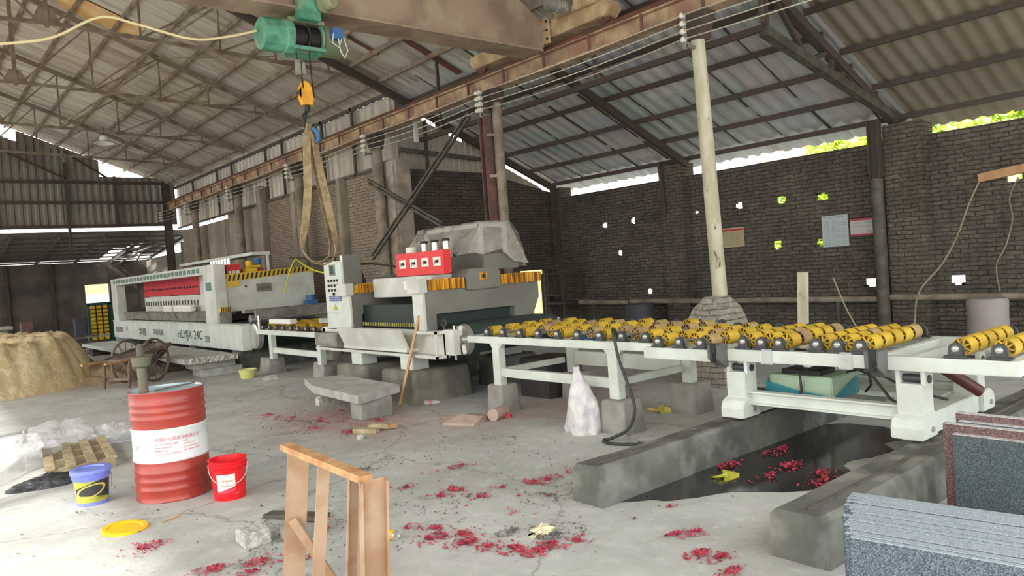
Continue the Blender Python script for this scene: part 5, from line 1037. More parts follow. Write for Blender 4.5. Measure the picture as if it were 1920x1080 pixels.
MB().lathe([(0, .22), (.036, .23), (.03, .33), (.034, .38), (.02, .4), (0, .4)], (1.53, 6.72, .888), n=16).build('pump_head', 'dull_steel', t, smooth=40)
tag(MB().bar((1.6, 6.66, .9), (1.95, 6.78, .905), .02, .012).build('pump_rod', 'pump_green'), 'thin dark rod lying across the drum top beside the pump', 'rod')
def bucket(nm, lab, cx, cy, r0, r1, h, body, lidded):
    t = thing(nm, lab, 'bucket', (cx, cy, 0), 'plastic buckets by the drum')
    MB().lathe([(0, .008), (r0-.01, .008), (r0, 0), (r0+(r1-r0)*.75, h*.76), (r1+.006, h*.77), (r1+.008, h*.8), (r1-.002, h*.81), (r1, h*.86), (r1+.01, h*.87), (r1+.01, h*.89), (r1, h*.9), (r1+.004, h*.98), (r1+.012, h), (r1-.004, h), (r1-.01, h*.85), (r0-.008, .02), (0, .02)], (cx, cy, 0), n=44).build('bucket_body', body, t, smooth=35)
    return t
BX, BY = 1.15, 7.06
t = bucket('bucket', 'blue lidded plastic bucket with an olive and black label', BX, BY, .118, .14, .29, 'bucket_blue', 1)
MB().lathe([(0, .286), (.1, .286), (.104, .296), (.14, .298), (.154, .294), (.154, .262), (.146, .262)], (BX, BY, 0), n=44).build('lid', 'bucket_blue', t, smooth=35)
va2 = math.atan2(-BY, -BX)
def cyl_patch(parent, name, m_, cx, cy, rf, a0, a1, z0f, z1f, n=20, off=.0015):
    m = MB()
    for i in range(n+1):
        a = a0+(a1-a0)*i/n; z0, z1 = z0f(i/n), z1f(i/n)
        for z in (z0, (z0+z1)/2, z1): r = rf(z)+off; m.v.append((cx+r*math.cos(a), cy+r*math.sin(a), z))
    for i in range(n):
        for q in (0, 1): m.f.append((i*3+q, i*3+3+q, i*3+4+q, i*3+1+q))
    return m.build(name, m_, parent, smooth=60)
rfB = lambda z: .118+.0225*.75*min(z/.22, 1)
lb = cyl_patch(t, 'label', 'label_olive', BX, BY, rfB, va2-1.25, va2+1.2, lambda s: .03, lambda s: .205)
cyl_patch(lb, 'label_field', 'label_black', BX, BY, rfB, va2-1.1, va2+1.18, lambda s: .07+.045*(1-math.sin(PI*min(1, s*1.2)))*0+.06*s*s*-.6+.02, lambda s: .14+.065*min(1, s*1.6), off=.003)
def ring_patch(parent, m_, cx, cy, rf, ac, zc, ra, rb_, th, off):
    m = MB(); n = 40
    for i in range(n):
        u = 2*PI*i/n
        for k in (1, 1-th):
            a = ac+ra*k*math.cos(u); z = zc+rb_*k*math.sin(u)+.06*ra*k*math.cos(u)*.5; r = rf(z)+off; m.v.append((cx+r*math.cos(a), cy+r*math.sin(a), z))
    for i in range(n): m.f.append((2*i, 2*i+1, 2*((i+1) % n)+1, 2*((i+1) % n)))
    m.build('label_ring', m_, parent)
ring_patch(lb, 'label_gold', BX, BY, rfB, va2-.1, .125, .92, .052, .2, .0045)
wrap_text(lb, 'lettering', 'TREND\n4L', 'label_black', BX, BY, .132, va2+.15, .042, .07, .025)
MB().tube([V(BX+.15*math.cos(va2+1.5+q), BY+.15*math.sin(va2+1.5+q), .235-.14*math.sin(PI*i/8)) for i, q in [(i, .0+.35*math.sin(PI*i/8)) for i in range(9)]], .003, 6).build('handle', 'wire_white', t, smooth=60)
RX, RY = 1.99, 6.2
t = bucket('bucket', 'open bright red plastic bucket with a white wire handle', RX, RY, .122, .142, .32, 'bucket_red', 0)
va3 = math.atan2(-RY, -RX); rfR = lambda z: .122+.015*min(z/.24, 1)
lb = cyl_patch(t, 'label', 'sign_white', RX, RY, rfR, va3-.75, va3+.35, lambda s: .075+.04*s, lambda s: .215)
wrap_text(lb, 'lettering', 'HCLJ', 'sign_blue', RX, RY, .139, va3-.5, .195, .07, .011); wrap_text(lb, 'lettering', '\u77f3\u6750\u4e13\u7528\u7c98\u5408\u5242', 'ink_red', RX, RY, .137, va3-.6, .155, .11, .016); wrap_text(lb, 'lettering', '\u5e72\u6302\u80f6', 'ink_red', RX, RY, .136, va3-.5, .12, .07, .013)
cyl_patch(t, 'label', 'ink_red', RX, RY, rfR, va3-.75, va3+.35, lambda s: .055+.02*s, lambda s: .07+.04*s, off=.002)
wrap_text(lb, 'lettering', '20kg', 'stone_slab', RX, RY, .132, va3+.3, .05, .04, .012)
MB().tube([V(RX+.15*math.cos(va3-1.5+3.0*i/20), RY+.15*math.sin(va3-1.5+3.0*i/20), .28-.15*math.sin(PI*i/20)**.7) for i in range(21)], .0032, 6).build('handle', 'wire_white', t, smooth=60)
t = thing('pail_cover', 'round yellow plastic bucket lid lying on the floor', 'lid', (1.17, 6.03, 0))
MB().lathe([(0, .012), (.11, .014), (.118, .022), (.15, .024), (.158, .018), (.158, 0), (.15, 0), (.15, .012), (0, .008)], (1.17, 6.03, 0), (.06, -.05, 1), 44).build('lid_disc', 'lid_yellow', t, smooth=35)
tag(MB().bar((1.4, 5.95, .004), (1.55, 6.02, .004), .012, .006).build('wood_splinter', 'wood_plank'), 'thin pale wood splinter beside the yellow lid', 'splinter')

# pallet and plastic films
t = thing('pallet', 'small pale wooden pallet on the floor behind the blue bucket', 'pallet', (1.3, 8.8, 0))
pa = V(.98, 8.3, 0); pu = V(.60, .03, 0); pv = V(.15, 1.35, 0)
def pp(u, v, z): q = pa+pu*u+pv*v; return V(q.x, q.y, z)
for u in (.02, .32, .62, .92): MB().bar(pp(u+.04, 0, .1), pp(u+.04, 1, .1), .085, .02).build('deck_board', 'wood_pallet', t)
for v in (.03, .36, .66, .97): MB().bar(pp(0, v, .055), pp(1, v, .055), .05, .07).build('bearer', 'wood_pallet', t)
for v in (.05, .95): MB().bar(pp(0, v, .01), pp(1, v, .01), .08, .02).build('bottom_board', 'wood_pallet', t)
tag(blob(.95, 9.35, .11, .26, .4, .2, 2, 44, .2, pw=.8).build('plastic_film', 'film_clear', smooth=50), 'crumpled clear plastic film bundled on the left end of the pallet', 'plastic film', 'clear plastic films by the pallet')
tag(blob(1.42, 10.35, .0, .34, .4, .22, 4, 44, .2, pw=.8).build('plastic_film', 'film_clear', smooth=50), 'clear plastic film heap behind the pallet', 'plastic film', 'clear plastic films by the pallet')
tag(blob(1.95, 9.95, .0, .27, .3, .18, 6, 44, .2, pw=.8).build('plastic_film', 'film_clear', smooth=50), 'clear plastic film heap between the pallet and the drum', 'plastic film', 'clear plastic films by the pallet')
m = MB(); pts = [(.9, 9.0, .1), (.75, 8.7, .05), (.6, 8.5, .02), (.48, 8.4, .01)]; ribbon(m, pts, (.3, .6, .2), .16, .01)
tag(m.build('plastic_strip', 'film_clear', smooth=50), 'tail of clear plastic trailing to the left of the pallet', 'plastic film')
tag(blob(.95, 8.1, 0, .27, .14, .1, 9, 44, .13, pw=.8).build('plastic_bag', 'film_black', smooth=40), 'flattened black plastic bag on the floor by the pallet', 'bag')

# steel rack in the foreground
t = thing('channel_rack', 'leaning rack of pinkish primed steel channels with an orange top bar', 'rack', (1.6, 3.5, 0))
TL, TR = V(1.61, 3.99, .8), V(1.57, 3.02, .8)
dn = V(-.05, .12, 0)
MB().bar(TL+V(0, .03, 0), TR, .06, .035).build('top_bar', 'rack_orange', t)
def leg(p, off, wd, nm='leg', hollow=True):
    b_ = V(p.x+off.x, p.y+off.y, .0); m = MB(); d = (b_-p).normalized(); a_ = V(*wd)
    return b_, d
def channel(p, q, ww, dd, th, flip=1, wdir=None):
    """U section channel from p to q; ww across, dd deep"""
    m = MB(); d = (q-p).normalized(); x = wdir-d*wdir.dot(d); x.normalize(); y = d.cross(x)*flip
    m.hexa([c for c in ()]) if 0 else None
    def slab(x0, x1, y0, y1):
        m.hexa([p+x*x0+y*y0, p+x*x1+y*y0, p+x*x1+y*y1, p+x*x0+y*y1, q+x*x0+y*y0, q+x*x1+y*y0, q+x*x1+y*y1, q+x*x0+y*y1])
    slab(0, ww, 0, th); slab(0, th, th, dd); slab(ww-th, ww, th, dd); return m
channel(TL+V(0, .0, -.02), V(1.54, 4.05, 0), .115, .045, .006, -1, V(.9, -.35, 0)).build('leg', 'rack_pink', t)
channel(V(1.6, 3.58, .79), V(1.53, 3.66, 0), .06, .035, .006, -1, V(.9, -.3, 0)).build('leg', 'rack_pink', t)
channel(V(1.6, 3.26, .79), V(1.555, 3.34, 0), .055, .035, .006, 1, V(.9, -.3, 0)).build('leg', 'rack_pink', t)
channel(TR+V(-.03, .02, .0), V(1.52, 3.1, 0), .125, .06, .011, 1, V(.9, -.28, 0)).build('leg', 'rack_pink', t, bevel=.002)
MB().bar((1.6, 3.98, .4), (1.78, 3.86, .0), .05, .02, (.5, .5, 0)).build('brace', 'rack_pink', t)
MB().bar((1.53, 4.06, .04), (1.52, 3.1, .04), .06, .035).build('bottom_bar', 'rack_pink', t)

# small things on the floor
t0 = [('block', 'stone_block', 'rough_stone', (1.63, 1.8, 4.85, 5.05), .1, 'small pale rough stone block left of the channel rack'), ('block', 'stone_block', 'concrete', (1.86, 2.08, 4.72, 4.86), .09, 'grey stone offcut lying behind the channel rack')]
for c, n_, m_, (x0, x1, y0, y1), h, lab in t0: tag(MB().box(x0, x1, y0, y1, 0, h).build(n_, m_, bevel=.008), lab, c)
tag(MB().bar((1.9, 5.15, .1), (2.12, 4.7, .12), .1, .03, (0, 0, 1)).build('stone_strip', 'dull_steel'), 'dark narrow strip resting on the grey stone offcut', 'strip')
t = thing('drink_can', 'small gold and silver drink can lying beside the channel rack', 'can', (2.42, 4.2, 0))
MB().cyl((2.345, 4.315, .033), (2.37, 4.225, .033), .033, 20).build('can_body', 'brass_yellow', t, smooth=40); MB().lathe([(.033, 0), (.03, .006), (.026, 0), (0, 0)], (2.371, 4.221, .033), (.27, -.95, 0), 20).build('can_end', 'silver', t, smooth=40)
m = MB().add([(4.6, 6.95, .03), (4.78, 6.6, .02), (5.1, 6.72, .05), (5.02, 7.02, .05), (4.8, 7.25, .03), (4.95, 6.65, .07), (5.28, 6.8, .01), (5.2, 7.1, .01), (4.85, 6.9, .09), (4.6, 6.95, 0), (4.78, 6.6, 0), (5.28, 6.8, 0), (5.2, 7.1, 0), (4.8, 7.25, 0)], [(0, 1, 5, 8), (0, 8, 4), (8, 5, 2, 3), (8, 3, 4), (5, 6, 2), (2, 6, 7, 3), (3, 7, 4), (0, 9, 10, 1), (1, 10, 11, 6, 5), (6, 11, 12, 7), (7, 12, 13, 4), (4, 13, 9, 0)])
tag(m.build('cement_bag', 'cardboard', loc=(4.9, 6.9, 0)), 'flattened pinkish paper bag on the floor left of the concrete block', 'bag')
tag(MB().cyl((5.05, 6.6, .07), (5.3, 6.72, .06), .07, 14).build('paper_roll', 'cardboard', smooth=40), 'short crushed paper tube beside the flattened paper bag', 'tube')
tag(blob(5.28, 6.62, .0, .05, .04, .05, 5, 12, .3).build('crumpled_wrapper', 'paper_red', smooth=40), 'small red crumpled wrapper beside the concrete block', 'wrapper')
for k, (a, b, s, lab) in enumerate((((3.8, 7.5, .03), (3.95, 7.25, .03), .09, 'left piece of scrap wood on the dusty floor'), ((3.95, 7.45, .05), (4.12, 7.3, .05), .08, 'middle piece of scrap wood, propped on the others'), ((4.08, 7.35, .035), (4.22, 7.3, .035), .07, 'right piece of scrap wood with a sawn yellow end'))):
    tag(MB().bar(a, b, s, .05).build('scrap_wood', 'wood_pallet' if k != 2 else 'wood_plank', bevel=.004), lab, 'wood', 'scrap wood on the floor')
tag(blob(3.72, 7.2, 0, .05, .05, .04, 8, 12, .2).build('pebble', 'rough_stone', smooth=40), 'white pebble beside the scrap wood', 'stone')
t = thing('plastic_bottle', 'empty clear plastic bottle lying at the foot of the plinth', 'bottle', (5.3, 8.15, 0))
MB().lathe([(0, 0), (.03, 0), (.034, .01), (.034, .14), (.014, .18), (.014, .2), (0, .2)], (5.18, 8.2, .035), (.7, -.6, 0), 16).build('bottle_body', 'film_clear', t, smooth=40); MB().lathe([(.0345, .06), (.0345, .1)], (5.18, 8.2, .035), (.7, -.6, 0), 16).build('label', 'paper_pink', t)
# big white bag
rnd = random.Random(12); m = MB(); rows = [(0, .16, .2), (.04, .17, .21), (.12, .155, .19), (.22, .14, .17), (.32, .115, .145), (.42, .09, .115), (.5, .065, .09), (.57, .045, .06), (.62, .03, .035), (.66, .045, .03)]
n = 30; ph = [rnd.uniform(0, 6) for _ in range(4)]
for k, (z, a, b) in enumerate(rows):
    for j in range(n):
        q = 2*PI*j/n; f = 1+.1*math.sin(3*q+ph[0]+z*6)+.08*math.sin(5*q+ph[1]-z*9)+rnd.uniform(-.07, .07); lean = .0 if z < .3 else (z-.3)*.1
        m.v.append((5.24+a*f*math.cos(q)-z*.02, 5.36+b*f*math.sin(q)+lean, z))
for k in range(len(rows)-1):
    for j in range(n): m.f.append((k*n+j, k*n+(j+1) % n, (k+1)*n+(j+1) % n, (k+1)*n+j))
m.f += [tuple(range(n))[::-1], tuple((len(rows)-1)*n+j for j in range(n))]
tag(m.build('rubbish_bag', 'sack_white', smooth=50, loc=(5.24, 5.36, 0)), 'tall knotted white plastic bag of rubbish in front of the roller table', 'bag')
hp = [(5.46, 5.02, .93), (5.4, 5.0, 1.02), (5.32, 4.95, 1.03), (5.27, 4.89, .95), (5.25, 4.83, .75), (5.24, 4.72, .5), (5.22, 4.65, .3), (5.17, 4.7, .12), (5.1, 4.85, .03), (5.04, 4.9, .016), (4.98, 4.8, .016), (5.0, 4.68, .016), (5.12, 4.5, .016), (5.3, 4.3, .016), (5.6, 4.1, .016), (6.2, 3.98, .016)]
P = [V(*p) for p in hp]; Q = []
for i in range(len(P)-1):
    p0, p1, p2, p3 = P[max(i-1, 0)], P[i], P[i+1], P[min(i+2, len(P)-1)]
    for f in (0, .25, .5, .75): Q.append(.5*((2*p1)+(p2-p0)*f+(2*p0-5*p1+4*p2-p3)*f*f+(3*p1-p0-3*p2+p3)*f**3))
Q.append(P[-1])
tag(MB().tube(Q, .015, 10).build('hose', 'rubber', smooth=60), 'black rubber hose hooked over the roller table and looping on the floor', 'hose')
tag(blob(6.4, 5.3, 0, .07, .12, .05, 15, 14, .5).build('crumpled_packet', 'label_gold', smooth=30), 'crumpled yellow packet on the floor in the shade between the blocks', 'packet')
tag(blob(3.08, 3.6, 0, .09, .07, .025, 17, 14, .5).build('crumpled_packet', 'paper_cream', smooth=30), 'torn cream packet among the grey grit on the near floor', 'packet')
tag(blob(4.75, 3.34, .004, .09, .07, .03, 18, 18, .35).build('leafy_scrap', 'leaf_scrap', smooth=30), 'yellow green leafy scrap in the puddle', 'scrap')
# scattered firecracker paper and grit
def litter(name, m_, spots, lab, cat, z=.004, s0=.006, s1=.016, lift=.02):
    rnd = random.Random(len(name)+len(spots)); m = MB()
    for (x, y, rx, ry, n) in spots:
        for _ in range(n):
            a = rnd.uniform(0, 2*PI); r = abs(rnd.gauss(0, .5)); px_, py_ = x+rx*r*math.cos(a)+.3*rx*math.sin(7*r+x*9), y+ry*r*math.sin(a)
            s = rnd.uniform(s0, s1); t_ = rnd.uniform(0, PI); u = V(math.cos(t_), math.sin(t_), rnd.uniform(-.4, .4))*s; v_ = V(-math.sin(t_), math.cos(t_), rnd.uniform(-.4, .4))*s*rnd.uniform(.4, 1); c = V(px_, py_, z+rnd.uniform(.3*s, lift*max(0, 1-r)+.4*s))
            k = len(m.v); m.v += [tuple(c-u-v_), tuple(c+u-v_), tuple(c+u*.8+v_+V(0, 0, s*.4)), tuple(c-u+v_*.8)]; m.f.append((k, k+1, k+2, k+3))
    m.v = [(a_, b_, max(c_, z-.001)) for a_, b_, c_ in m.v]
    return tag(m.build(name, m_, loc=(spots[0][0], spots[0][1], 0)), lab, cat, kind='stuff')
RS = [(3.68, 5.35, .14, .12, 120), (3.76, 4.45, .1, .16, 130), (3.9, 4.42, .12, .1, 110), (4.2, 4.36, .12, .16, 170), (3.24, 4.81, .09, .13, 150), (3.1, 4.76, .07, .1, 100), (3.27, 4.5, .08, .1, 110), (3.04, 5.19, .1, .08, 80), (3.5, 4.55, .1, .1, 50),
      (2.54, 4.06, .1, .1, 170), (2.62, 3.82, .12, .1, 220), (2.7, 3.95, .09, .14, 170), (2.65, 4.2, .06, .12, 90), (2.55, 4.35, .08, .1, 60), (2.76, 3.5, .1, .12, 230), (2.82, 3.36, .1, .1, 220), (2.95, 3.38, .12, .1, 200), (2.68, 3.66, .06, .06, 110), (3.12, 3.3, .08, .08, 80),
      (3.66, 2.83, .1, .09, 80), (3.4, 2.62, .1, .06, 220), (3.42, 2.5, .09, .05, 200), (3.3, 2.35, .1, .05, 150), (3.55, 2.9, .1, .06, 90), (3.95, 3.25, .06, .05, 30), (1.18, 5.47, .15, .14, 190), (1.35, 4.69, .14, .1, 190), (1.62, 4.58, .14, .12, 190), (1.5, 4.45, .1, .1, 90), (2.05, 5.37, .08, .08, 50), (1.8, 4.42, .08, .08, 70), (1.9, 6.7, .3, .2, 60), (2.1, 6.9, .15, .15, 50),
      (3.75, 9.1, .3, .5, 180), (3.95, 8.5, .25, .5, 160), (4.25, 7.9, .3, .3, 180), (3.6, 9.6, .25, .35, 140), (3.8, 7.6, .15, .2, 140), (3.62, 8.2, .15, .2, 80), (4.3, 8.9, .2, .5, 90), (3.3, 4.0, .5, .6, 50), (2.5, 5.0, 1.2, .8, 60)]
litter('firecracker_paper', 'paper_red', RS, 'scraps of red firecracker paper scattered in clumps over the floor', 'paper scraps', s0=.004, s1=.011, lift=.012)
litter('firecracker_paper', 'paper_pink', [(x+.02, y, rx*1.2, ry*1.2, n//3) for x, y, rx, ry, n in RS], 'fine faded pink firecracker paper dust around the red clumps', 'paper scraps', s0=.003, s1=.008, lift=.006)
litter('firecracker_paper', 'paper_red', [(5.0, 3.5, .14, .08, 170), (5.6, 3.42, .2, .1, 190), (5.24, 3.12, .13, .1, 240), (5.2, 2.82, .12, .08, 140), (5.02, 2.74, .14, .08, 140), (4.9, 3.1, .12, .08, 80)], 'wet red firecracker paper lying in the puddle', 'paper scraps', z=.006, s0=.005, s1=.013, lift=.03)
litter('grit', 'gravel', [(3.1, 3.5, .22, .18, 420), (2.95, 3.75, .15, .1, 160), (3.55, 4.1, .2, .3, 160), (3.2, 6.0, .3, .3, 150), (2.6, 5.2, 2.4, 1.8, 420), (3.9, 8.6, .7, 1.6, 420), (1.9, 4.6, 1.2, .9, 200), (5.3, 4.6, .5, .6, 160), (4.7, 9.8, .5, 1.8, 150), (1.2, 6.8, .6, 1.0, 60)], 'grey grit and chips scattered over the floor', 'grit', s0=.003, s1=.009, lift=.006)
litter('wood_chips', 'wood_old', [(3.1, 4.6, 1.6, 1.6, 220), (4.4, 5.8, 1.0, 1.5, 200), (2.0, 5.2, 1.2, 1.2, 120), (3.7, 8.6, .6, 1.4, 200), (2.6, 7.5, 1.4, 1.6, 120)], 'dark splinters and leaf bits scattered over the floor', 'wood chips', s0=.003, s1=.011, lift=.003)

# ---------------------------------------------------------------- granite slabs at the right
random.seed(31)
d = V(.16, -.987, 0); s_ = V(.987, .16, 0)
for i in range(22):
    off = i*.0265; jit = random.uniform(-.035, .02)+.006*i; top = .5+random.uniform(-.004, .004)
    p = V(2.93, 1.53, 0)+s_*off-d*jit; q = p+d*1.7
    m = MB().hexa([p, p+s_*.024, q+s_*.024, q, p+V(0, 0, top), p+s_*.024+V(0, 0, top), q+s_*.024+V(0, 0, top), q+V(0, 0, top)])
    o = m.build('granite_slab', 'granite_blue')
    MB().hexa([p+V(0, 0, top), p+s_*.024+V(0, 0, top), q+s_*.024+V(0, 0, top), q+V(0, 0, top), p+V(0, 0, top+.003), p+s_*.024+V(0, 0, top+.003), q+s_*.024+V(0, 0, top+.003), q+V(0, 0, top+.003)]).build('sawn_edge', 'granite_edge', o)
    tag(o, ('speckled blue grey granite slab standing at the front of the near stack, its face showing' if i == 0 else 'blue grey granite slab in the near stack, only its pale sawn edge showing'), 'granite slab', 'blue grey granite slabs in the near stack')
p0 = V(4.86, 1.80, 0); d2 = V(-.02, -1, 0)
for k, (off, mt, tp, ext, lab) in enumerate(((0, 'granite_green', .50, 0, 'dark green speckled granite slab at the front of the far stack'), (.05, 'granite_brown', .55, .07, 'reddish brown granite slab directly behind the dark green one'), (.1, 'granite_green', .56, 0, 'granite slab with a light chipped edge, third in the far stack'), (.15, 'granite_brown', .60, .03, 'granite slab at the back of the far stack with the highest top edge'))):
    a = p0+V(off, ext, 0); b = a+d2*1.5; th = V(.045, 0, 0); up3 = V(0, 0, tp); ln = V(.0, 0, 0)
    o = MB().hexa([a, a+th, b+th, b, a+up3, a+th+up3, b+th+up3, b+up3]).build('granite_slab', mt); u4 = V(0, 0, .004)
    MB().hexa([a+up3, a+th+up3, b+th+up3, b+up3, a+up3+u4, a+th+up3+u4, b+th+up3+u4, b+up3+u4]).build('chipped_edge', 'granite_rim', o)
    tag(o, lab, 'granite slab', 'granite slabs in the far stack')

# ---------------------------------------------------------------- along the right wall
t = thing('wall_pipe', 'long grey pipe running along the foot of the brick wall', 'pipe', (12.9, 7, .7))
for a, b in ((13.0, 11.4), (11.35, 5.75), (5.6, 0)): MB().cyl((12.86, a, .74), (12.86, b, .72), .055, 12).build('pipe_section', 'column_grey', t, smooth=40)
for y in (12.5, 9.5, 6.5, 3.5): MB().bar((12.86, y, 0), (12.86, y, .68), .05, .05, (0, 1, 0)).build('pipe_stand', 'dull_steel', t)
t = thing('steel_post', 'tall dark joist bolted on a thick grey post at the brick pier', 'post', (12.8, 5.66, 0))
MB().ibeam((12.78, 5.68, 2.76), (12.78, 5.68, 3.72), .16, .18, .02, (0, 1, 0)).build('joist', 'dark_steel', t); MB().cyl((12.78, 5.68, 0), (12.78, 5.68, 2.75), .1, 14).build('shaft', 'dull_steel', t, smooth=40)
tag(MB().bar((12.87, 10.2, 2.6), (12.87, 10.28, 3.72), .08, .08, (0, 1, 0)).build('angle_post', 'dark_steel'), 'short dark angle iron fixed high on the middle brick pier', 'post')
tag(MB().bar((12.9, 13.6, 1.9), (12.9, 13.68, 3.6), .07, .07, (0, 1, 0)).build('angle_post', 'dark_steel'), 'dark angle iron in the corner where the two brick walls meet', 'post')
def poster(y1, y0, z0, z1, m_, lab, kind):
    t = MB().box(13.065, 13.09, y0, y1, z0, z1).build('wall_notice', m_); tag(t, lab, 'notice', 'notices on the brick wall')
    W = y1-y0; Hh = z1-z0
    if kind == 0:
        m = MB().box(13.058, 13.065, y0, y1, z1-.015, z1).box(13.058, 13.065, y0, y1, z0, z0+.015).box(13.058, 13.065, y0, y0+.012, z0, z1).box(13.058, 13.065, y1-.012, y1, z0, z1).build('frame', 'lime_white', t)
        MB().box(13.06, 13.065, y0+.02, y1-.02, z1-.06, z1-.02).build('heading', 'poster_red', t)
        for i in range(7): text('lettering', '\u5b89\u5168\u64cd\u4f5c\u89c4\u7a0b\u8bf7\u9075\u5b88', 'poster_text', t, (13.063, y1-.06, z1-.11-i*.045), (0, -1, 0), (0, 0, 1), W*.8, .02)
    if kind == 1:
        text('heading', '\u5b89\u5168\u751f\u4ea7\u7ba1\u7406\u5236\u5ea6', 'screen_teal', t, (13.065, y1-.05, z1-.05), (0, -1, 0), (0, 0, 1), W*.8, .035)
        for i in range(12): text('lettering', '\u5b89\u5168\u7b2c\u4e00\u9884\u9632\u4e3a\u4e3b\u7efc\u5408\u6cbb\u7406'[:(12 if i % 3 else 7)], 'poster_text', t, (13.065, y1-.04, z1-.11-i*.038), (0, -1, 0), (0, 0, 1), W*(.85 if i % 3 else .5), .02)
    if kind == 2:
        MB().box(13.06, 13.065, y0, y1, z1-.035, z1).build('border', 'poster_red', t); MB().box(13.06, 13.065, y0, y1, z0, z0+.03).build('border', 'poster_red', t)
        for i in range(4): text('lettering', '\u5e94\u6025\u5904\u7f6e\u5361', 'poster_text', t, (13.063, y1-.05-(i % 2)*.22, z1-.09-(i//2)*.06), (0, -1, 0), (0, 0, 1), .16, .022)
        text('lettering', '\u6ce8\u610f\u5b89\u5168', 'ink_black', t, (13.063, y0+.16, z0+.06), (0, -1, 0), (0, 0, 1), .13, .022)
poster(9.1, 8.46, 1.79, 2.18, 'poster_cream', 'framed cream notice on the brick wall beside the lime washed column', 0)
poster(6.83, 6.35, 1.66, 2.22, 'poster_grey', 'tall pale grey notice covered with lines of text on the brick wall', 1)
poster(6.31, 5.86, 1.82, 2.12, 'poster_white', 'wide white notice with red top and bottom borders on the brick wall', 2)
tag(MB().bar((13.05, 4.24, 2.56), (13.0, 3.3, 2.66), .1, .13).build('wall_timber', 'wood_tan'), 'tan timber fixed high on the brick wall at the right edge', 'timber')
tag(MB().tube(spline([(12.96, 4.22, 2.5), (12.8, 4.35, 2.1), (12.5, 4.4, 1.7), (12.0, 4.45, 1.3), (11.0, 4.4, .95), (9.8, 4.0, .6), (9.2, 3.85, .05)]), .014, 6).build('cord', 'grey_cord', smooth=60), 'long grey cord slanting down from the end of the wall timber', 'cord')
tag(MB().tube(spline([(12.98, 3.7, 2.5), (12.95, 3.82, 2.2), (12.97, 3.8, 1.9), (12.95, 3.9, 1.5), (12.98, 4.05, 1.2), (12.97, 4.02, .8)]), .011, 6).build('cord', 'grey_cord', smooth=60), 'thin grey cord hanging on the brick wall below the timber', 'cord')
tag(MB().bar((8.5, 4.8, 0), (8.5, 4.72, 1.39), .13, .03, (1, 0, 0)).build('upright_board', 'lime_white'), 'pale narrow board standing upright behind the tilting table', 'board')
tag(MB().tube(spline([(8.8, 4.5, 1.3), (8.8, 4.35, .9), (8.8, 4.1, .4), (8.8, 4.0, .01)]), .01, 6).build('cord', 'grey_cord', smooth=60), 'thin reddish cord slanting beside the upright pale board', 'cord')
tag(MB().lathe([(0, 0), (.27, 0), (.28, .1), (.26, .5), (.27, .72), (.24, .76), (0, .77)], (12.2, 3.95, 0), n=26).build('barrel', 'sack_lilac', smooth=40), 'pale lilac grey barrel standing by the wall at the right', 'barrel')
tag(MB().lathe([(0, 0), (.3, 0), (.3, .72), (0, .72)], (12.4, 10.7, 0), n=26).build('barrel', 'slate_barrel', smooth=40), 'dark slate blue barrel in the shade by the brick wall', 'barrel')
t = thing('wire_cage', 'dark wire mesh cage rack in the corner by the doorway', 'cage', (12.6, 13.3, 0))
m = MB()
for x in (12.35, 12.95):
    for y in (13.0, 13.75): m.bar((x, y, 0), (x, y, 1.5), .04, .04, (0, 1, 0))
for z in (.05, .75, .95, 1.48): m.bar((12.35, 13.0, z), (12.35, 13.75, z), .04, .04).bar((12.35, 13.0, z), (12.95, 13.0, z), .04, .04).bar((12.35, 13.75, z), (12.95, 13.75, z), .04, .04)
m.build('frame', 'dark_steel', t); m = MB()
for i in range(15): y = 13.05+i*.048; m.bar((12.36, y, .98), (12.36, y, 1.46), .008, .008, (0, 1, 0)).bar((12.36, y, .08), (12.36, y, .72), .008, .008, (0, 1, 0))
m.build('mesh', 'dull_steel', t); MB().box(12.36, 12.9, 13.02, 13.72, .75, .78).build('shelf', 'dark_panel', t)
tag(blob(10.9, 11.2, 0, .5, .35, .5, 5, 26, .07).build('tarpaulin', 'blue_paint', smooth=40), 'dark blue tarpaulin heap behind the rollers', 'tarpaulin')
tag(MB().box(12.6, 12.78, 13.8, 13.86, 0, 1.6).build('door_leaf', 'dark_panel'), 'dark door leaf standing open beside the bright doorway', 'door')
tag(MB().box(8.85, 8.95, 13.6, 13.66, 4.55, 5.35).build('hanging_panel', 'lamp_white', bevel=.01), 'narrow bluish white panel standing against the gable sheets', 'panel')

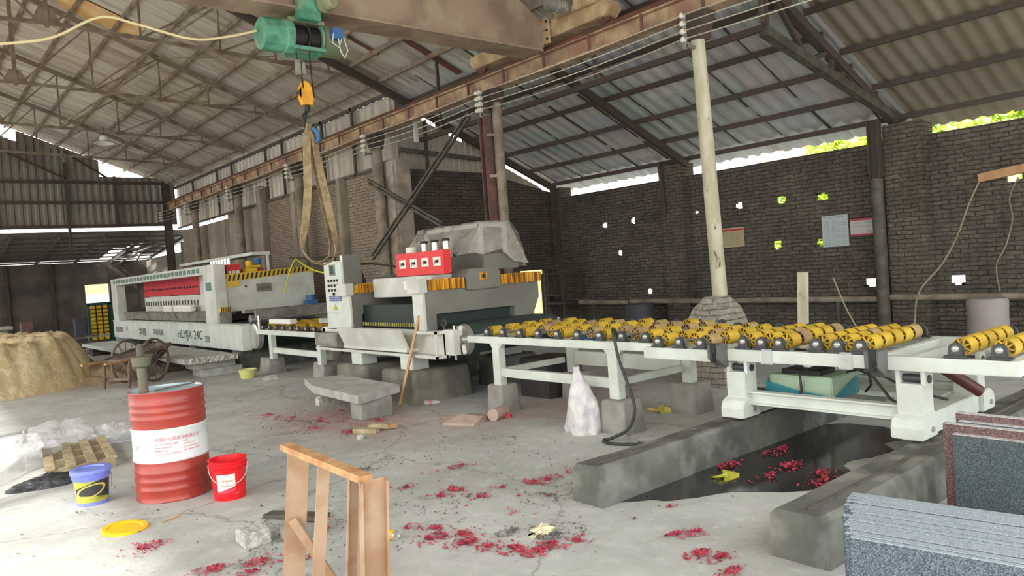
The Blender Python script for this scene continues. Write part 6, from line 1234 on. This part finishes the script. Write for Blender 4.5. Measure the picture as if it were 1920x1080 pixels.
# ---------------------------------------------------------------- outside
mat('yellow_bank', (224, 214, 150), .9, c2=(200, 176, 120), scale=3)
o = MB().prism([(12.0, -.06), (12.0, 1.75), (13.0, 1.9), (14.5, 1.7), (15.5, 1.8), (15.5, -.06)], 'Y', 16.6, 17.2).build('wall_outside', 'yellow_bank'); tag(o, 'sunlit yellowish wall outside the narrow doorway behind the machine', 'wall', kind='structure')
mat('pale_fence', (206, 212, 222), .8, c2=(190, 196, 206), scale=.6)
o = MB().box(-2, 14, 46, 46.2, -.1, 1.9).build('wall_outside', 'pale_fence'); tag(o, 'pale bluish wall outside the far doorway', 'wall', kind='structure')
random.seed(40)
def tree(x, y, h, r, n, lab):
    t = thing('tree', lab, 'tree', (x, y, -.06), 'trees behind the brick wall')
    MB().tube([(x, y, -.06), (x+.1, y, h*.4), (x, y+.1, h*.7)], [.18, .13, .06], 8).build('trunk', 'bark', t, smooth=50)
    m = MB()
    cl = [(random.uniform(-1, 1)*r*.65, random.uniform(-1, 1)*r*.65, h*.3+random.random()*h*.6, random.uniform(.5, .9)*r*.6) for _ in range(16)]
    for _ in range(n):
        a, b, c, R = random.choice(cl); u = V(random.gauss(0, 1), random.gauss(0, 1), random.gauss(0, 1)).normalized()*R*random.uniform(.75, 1)
        p = V(x+a, y+b, c)+u; q = V(random.gauss(0, 1), random.gauss(0, 1), random.gauss(0, 1)).normalized()*random.uniform(.06, .11); s = q.orthogonal().normalized()*q.length*.6
        k = len(m.v); m.v += [tuple(p-q), tuple(p-s), tuple(p+q), tuple(p+s)]; m.f.append((k, k+1, k+2, k+3))
    m.build('foliage', 'leaf', t)
for k, (x, y, h, r, lab) in enumerate(((17.5, 7.2, 5.2, 1.7, 'leafy tree behind the wall, left of the right hand pier'), (17.8, 9.5, 4.6, 1.4, 'lower leafy tree, leftmost behind the wall'), (17.2, 4.6, 5.4, 1.8, 'leafy tree behind the wall, right of the brick pier'), (17.0, 1.8, 5.6, 1.8, 'leafy tree behind the wall at the right edge'))):
    tree(x, y, h, r*.86, 4600, lab)
o = MB().box(30, 34, 15.5, 18.6, -.06, 8.2).build('building', 'pink_wall'); tag(o, 'distant pinkish building glimpsed over the brick wall', 'building')
o = MB().box(22, 24, 6.3, 7.6, -.06, 6.6).build('building', 'pink_wall'); tag(o, 'pinkish building corner above the right brick pier', 'building')
for (x0, x1, y, h) in ((0, 24, 60, 4.2),):
    o = MB().prism([(x0, -.1), (x0+5, h*.8), (x0+11, h), (x1-5, h*.7), (x1, -.1)], 'Y', y, y+10).build('hill', 'outside_hill'); tag(o, 'sunlit orange earth bank outside the far doorway', 'hill', kind='structure')
for m_ in bpy.data.meshes:
    if m_.users == 0: bpy.data.meshes.remove(m_)
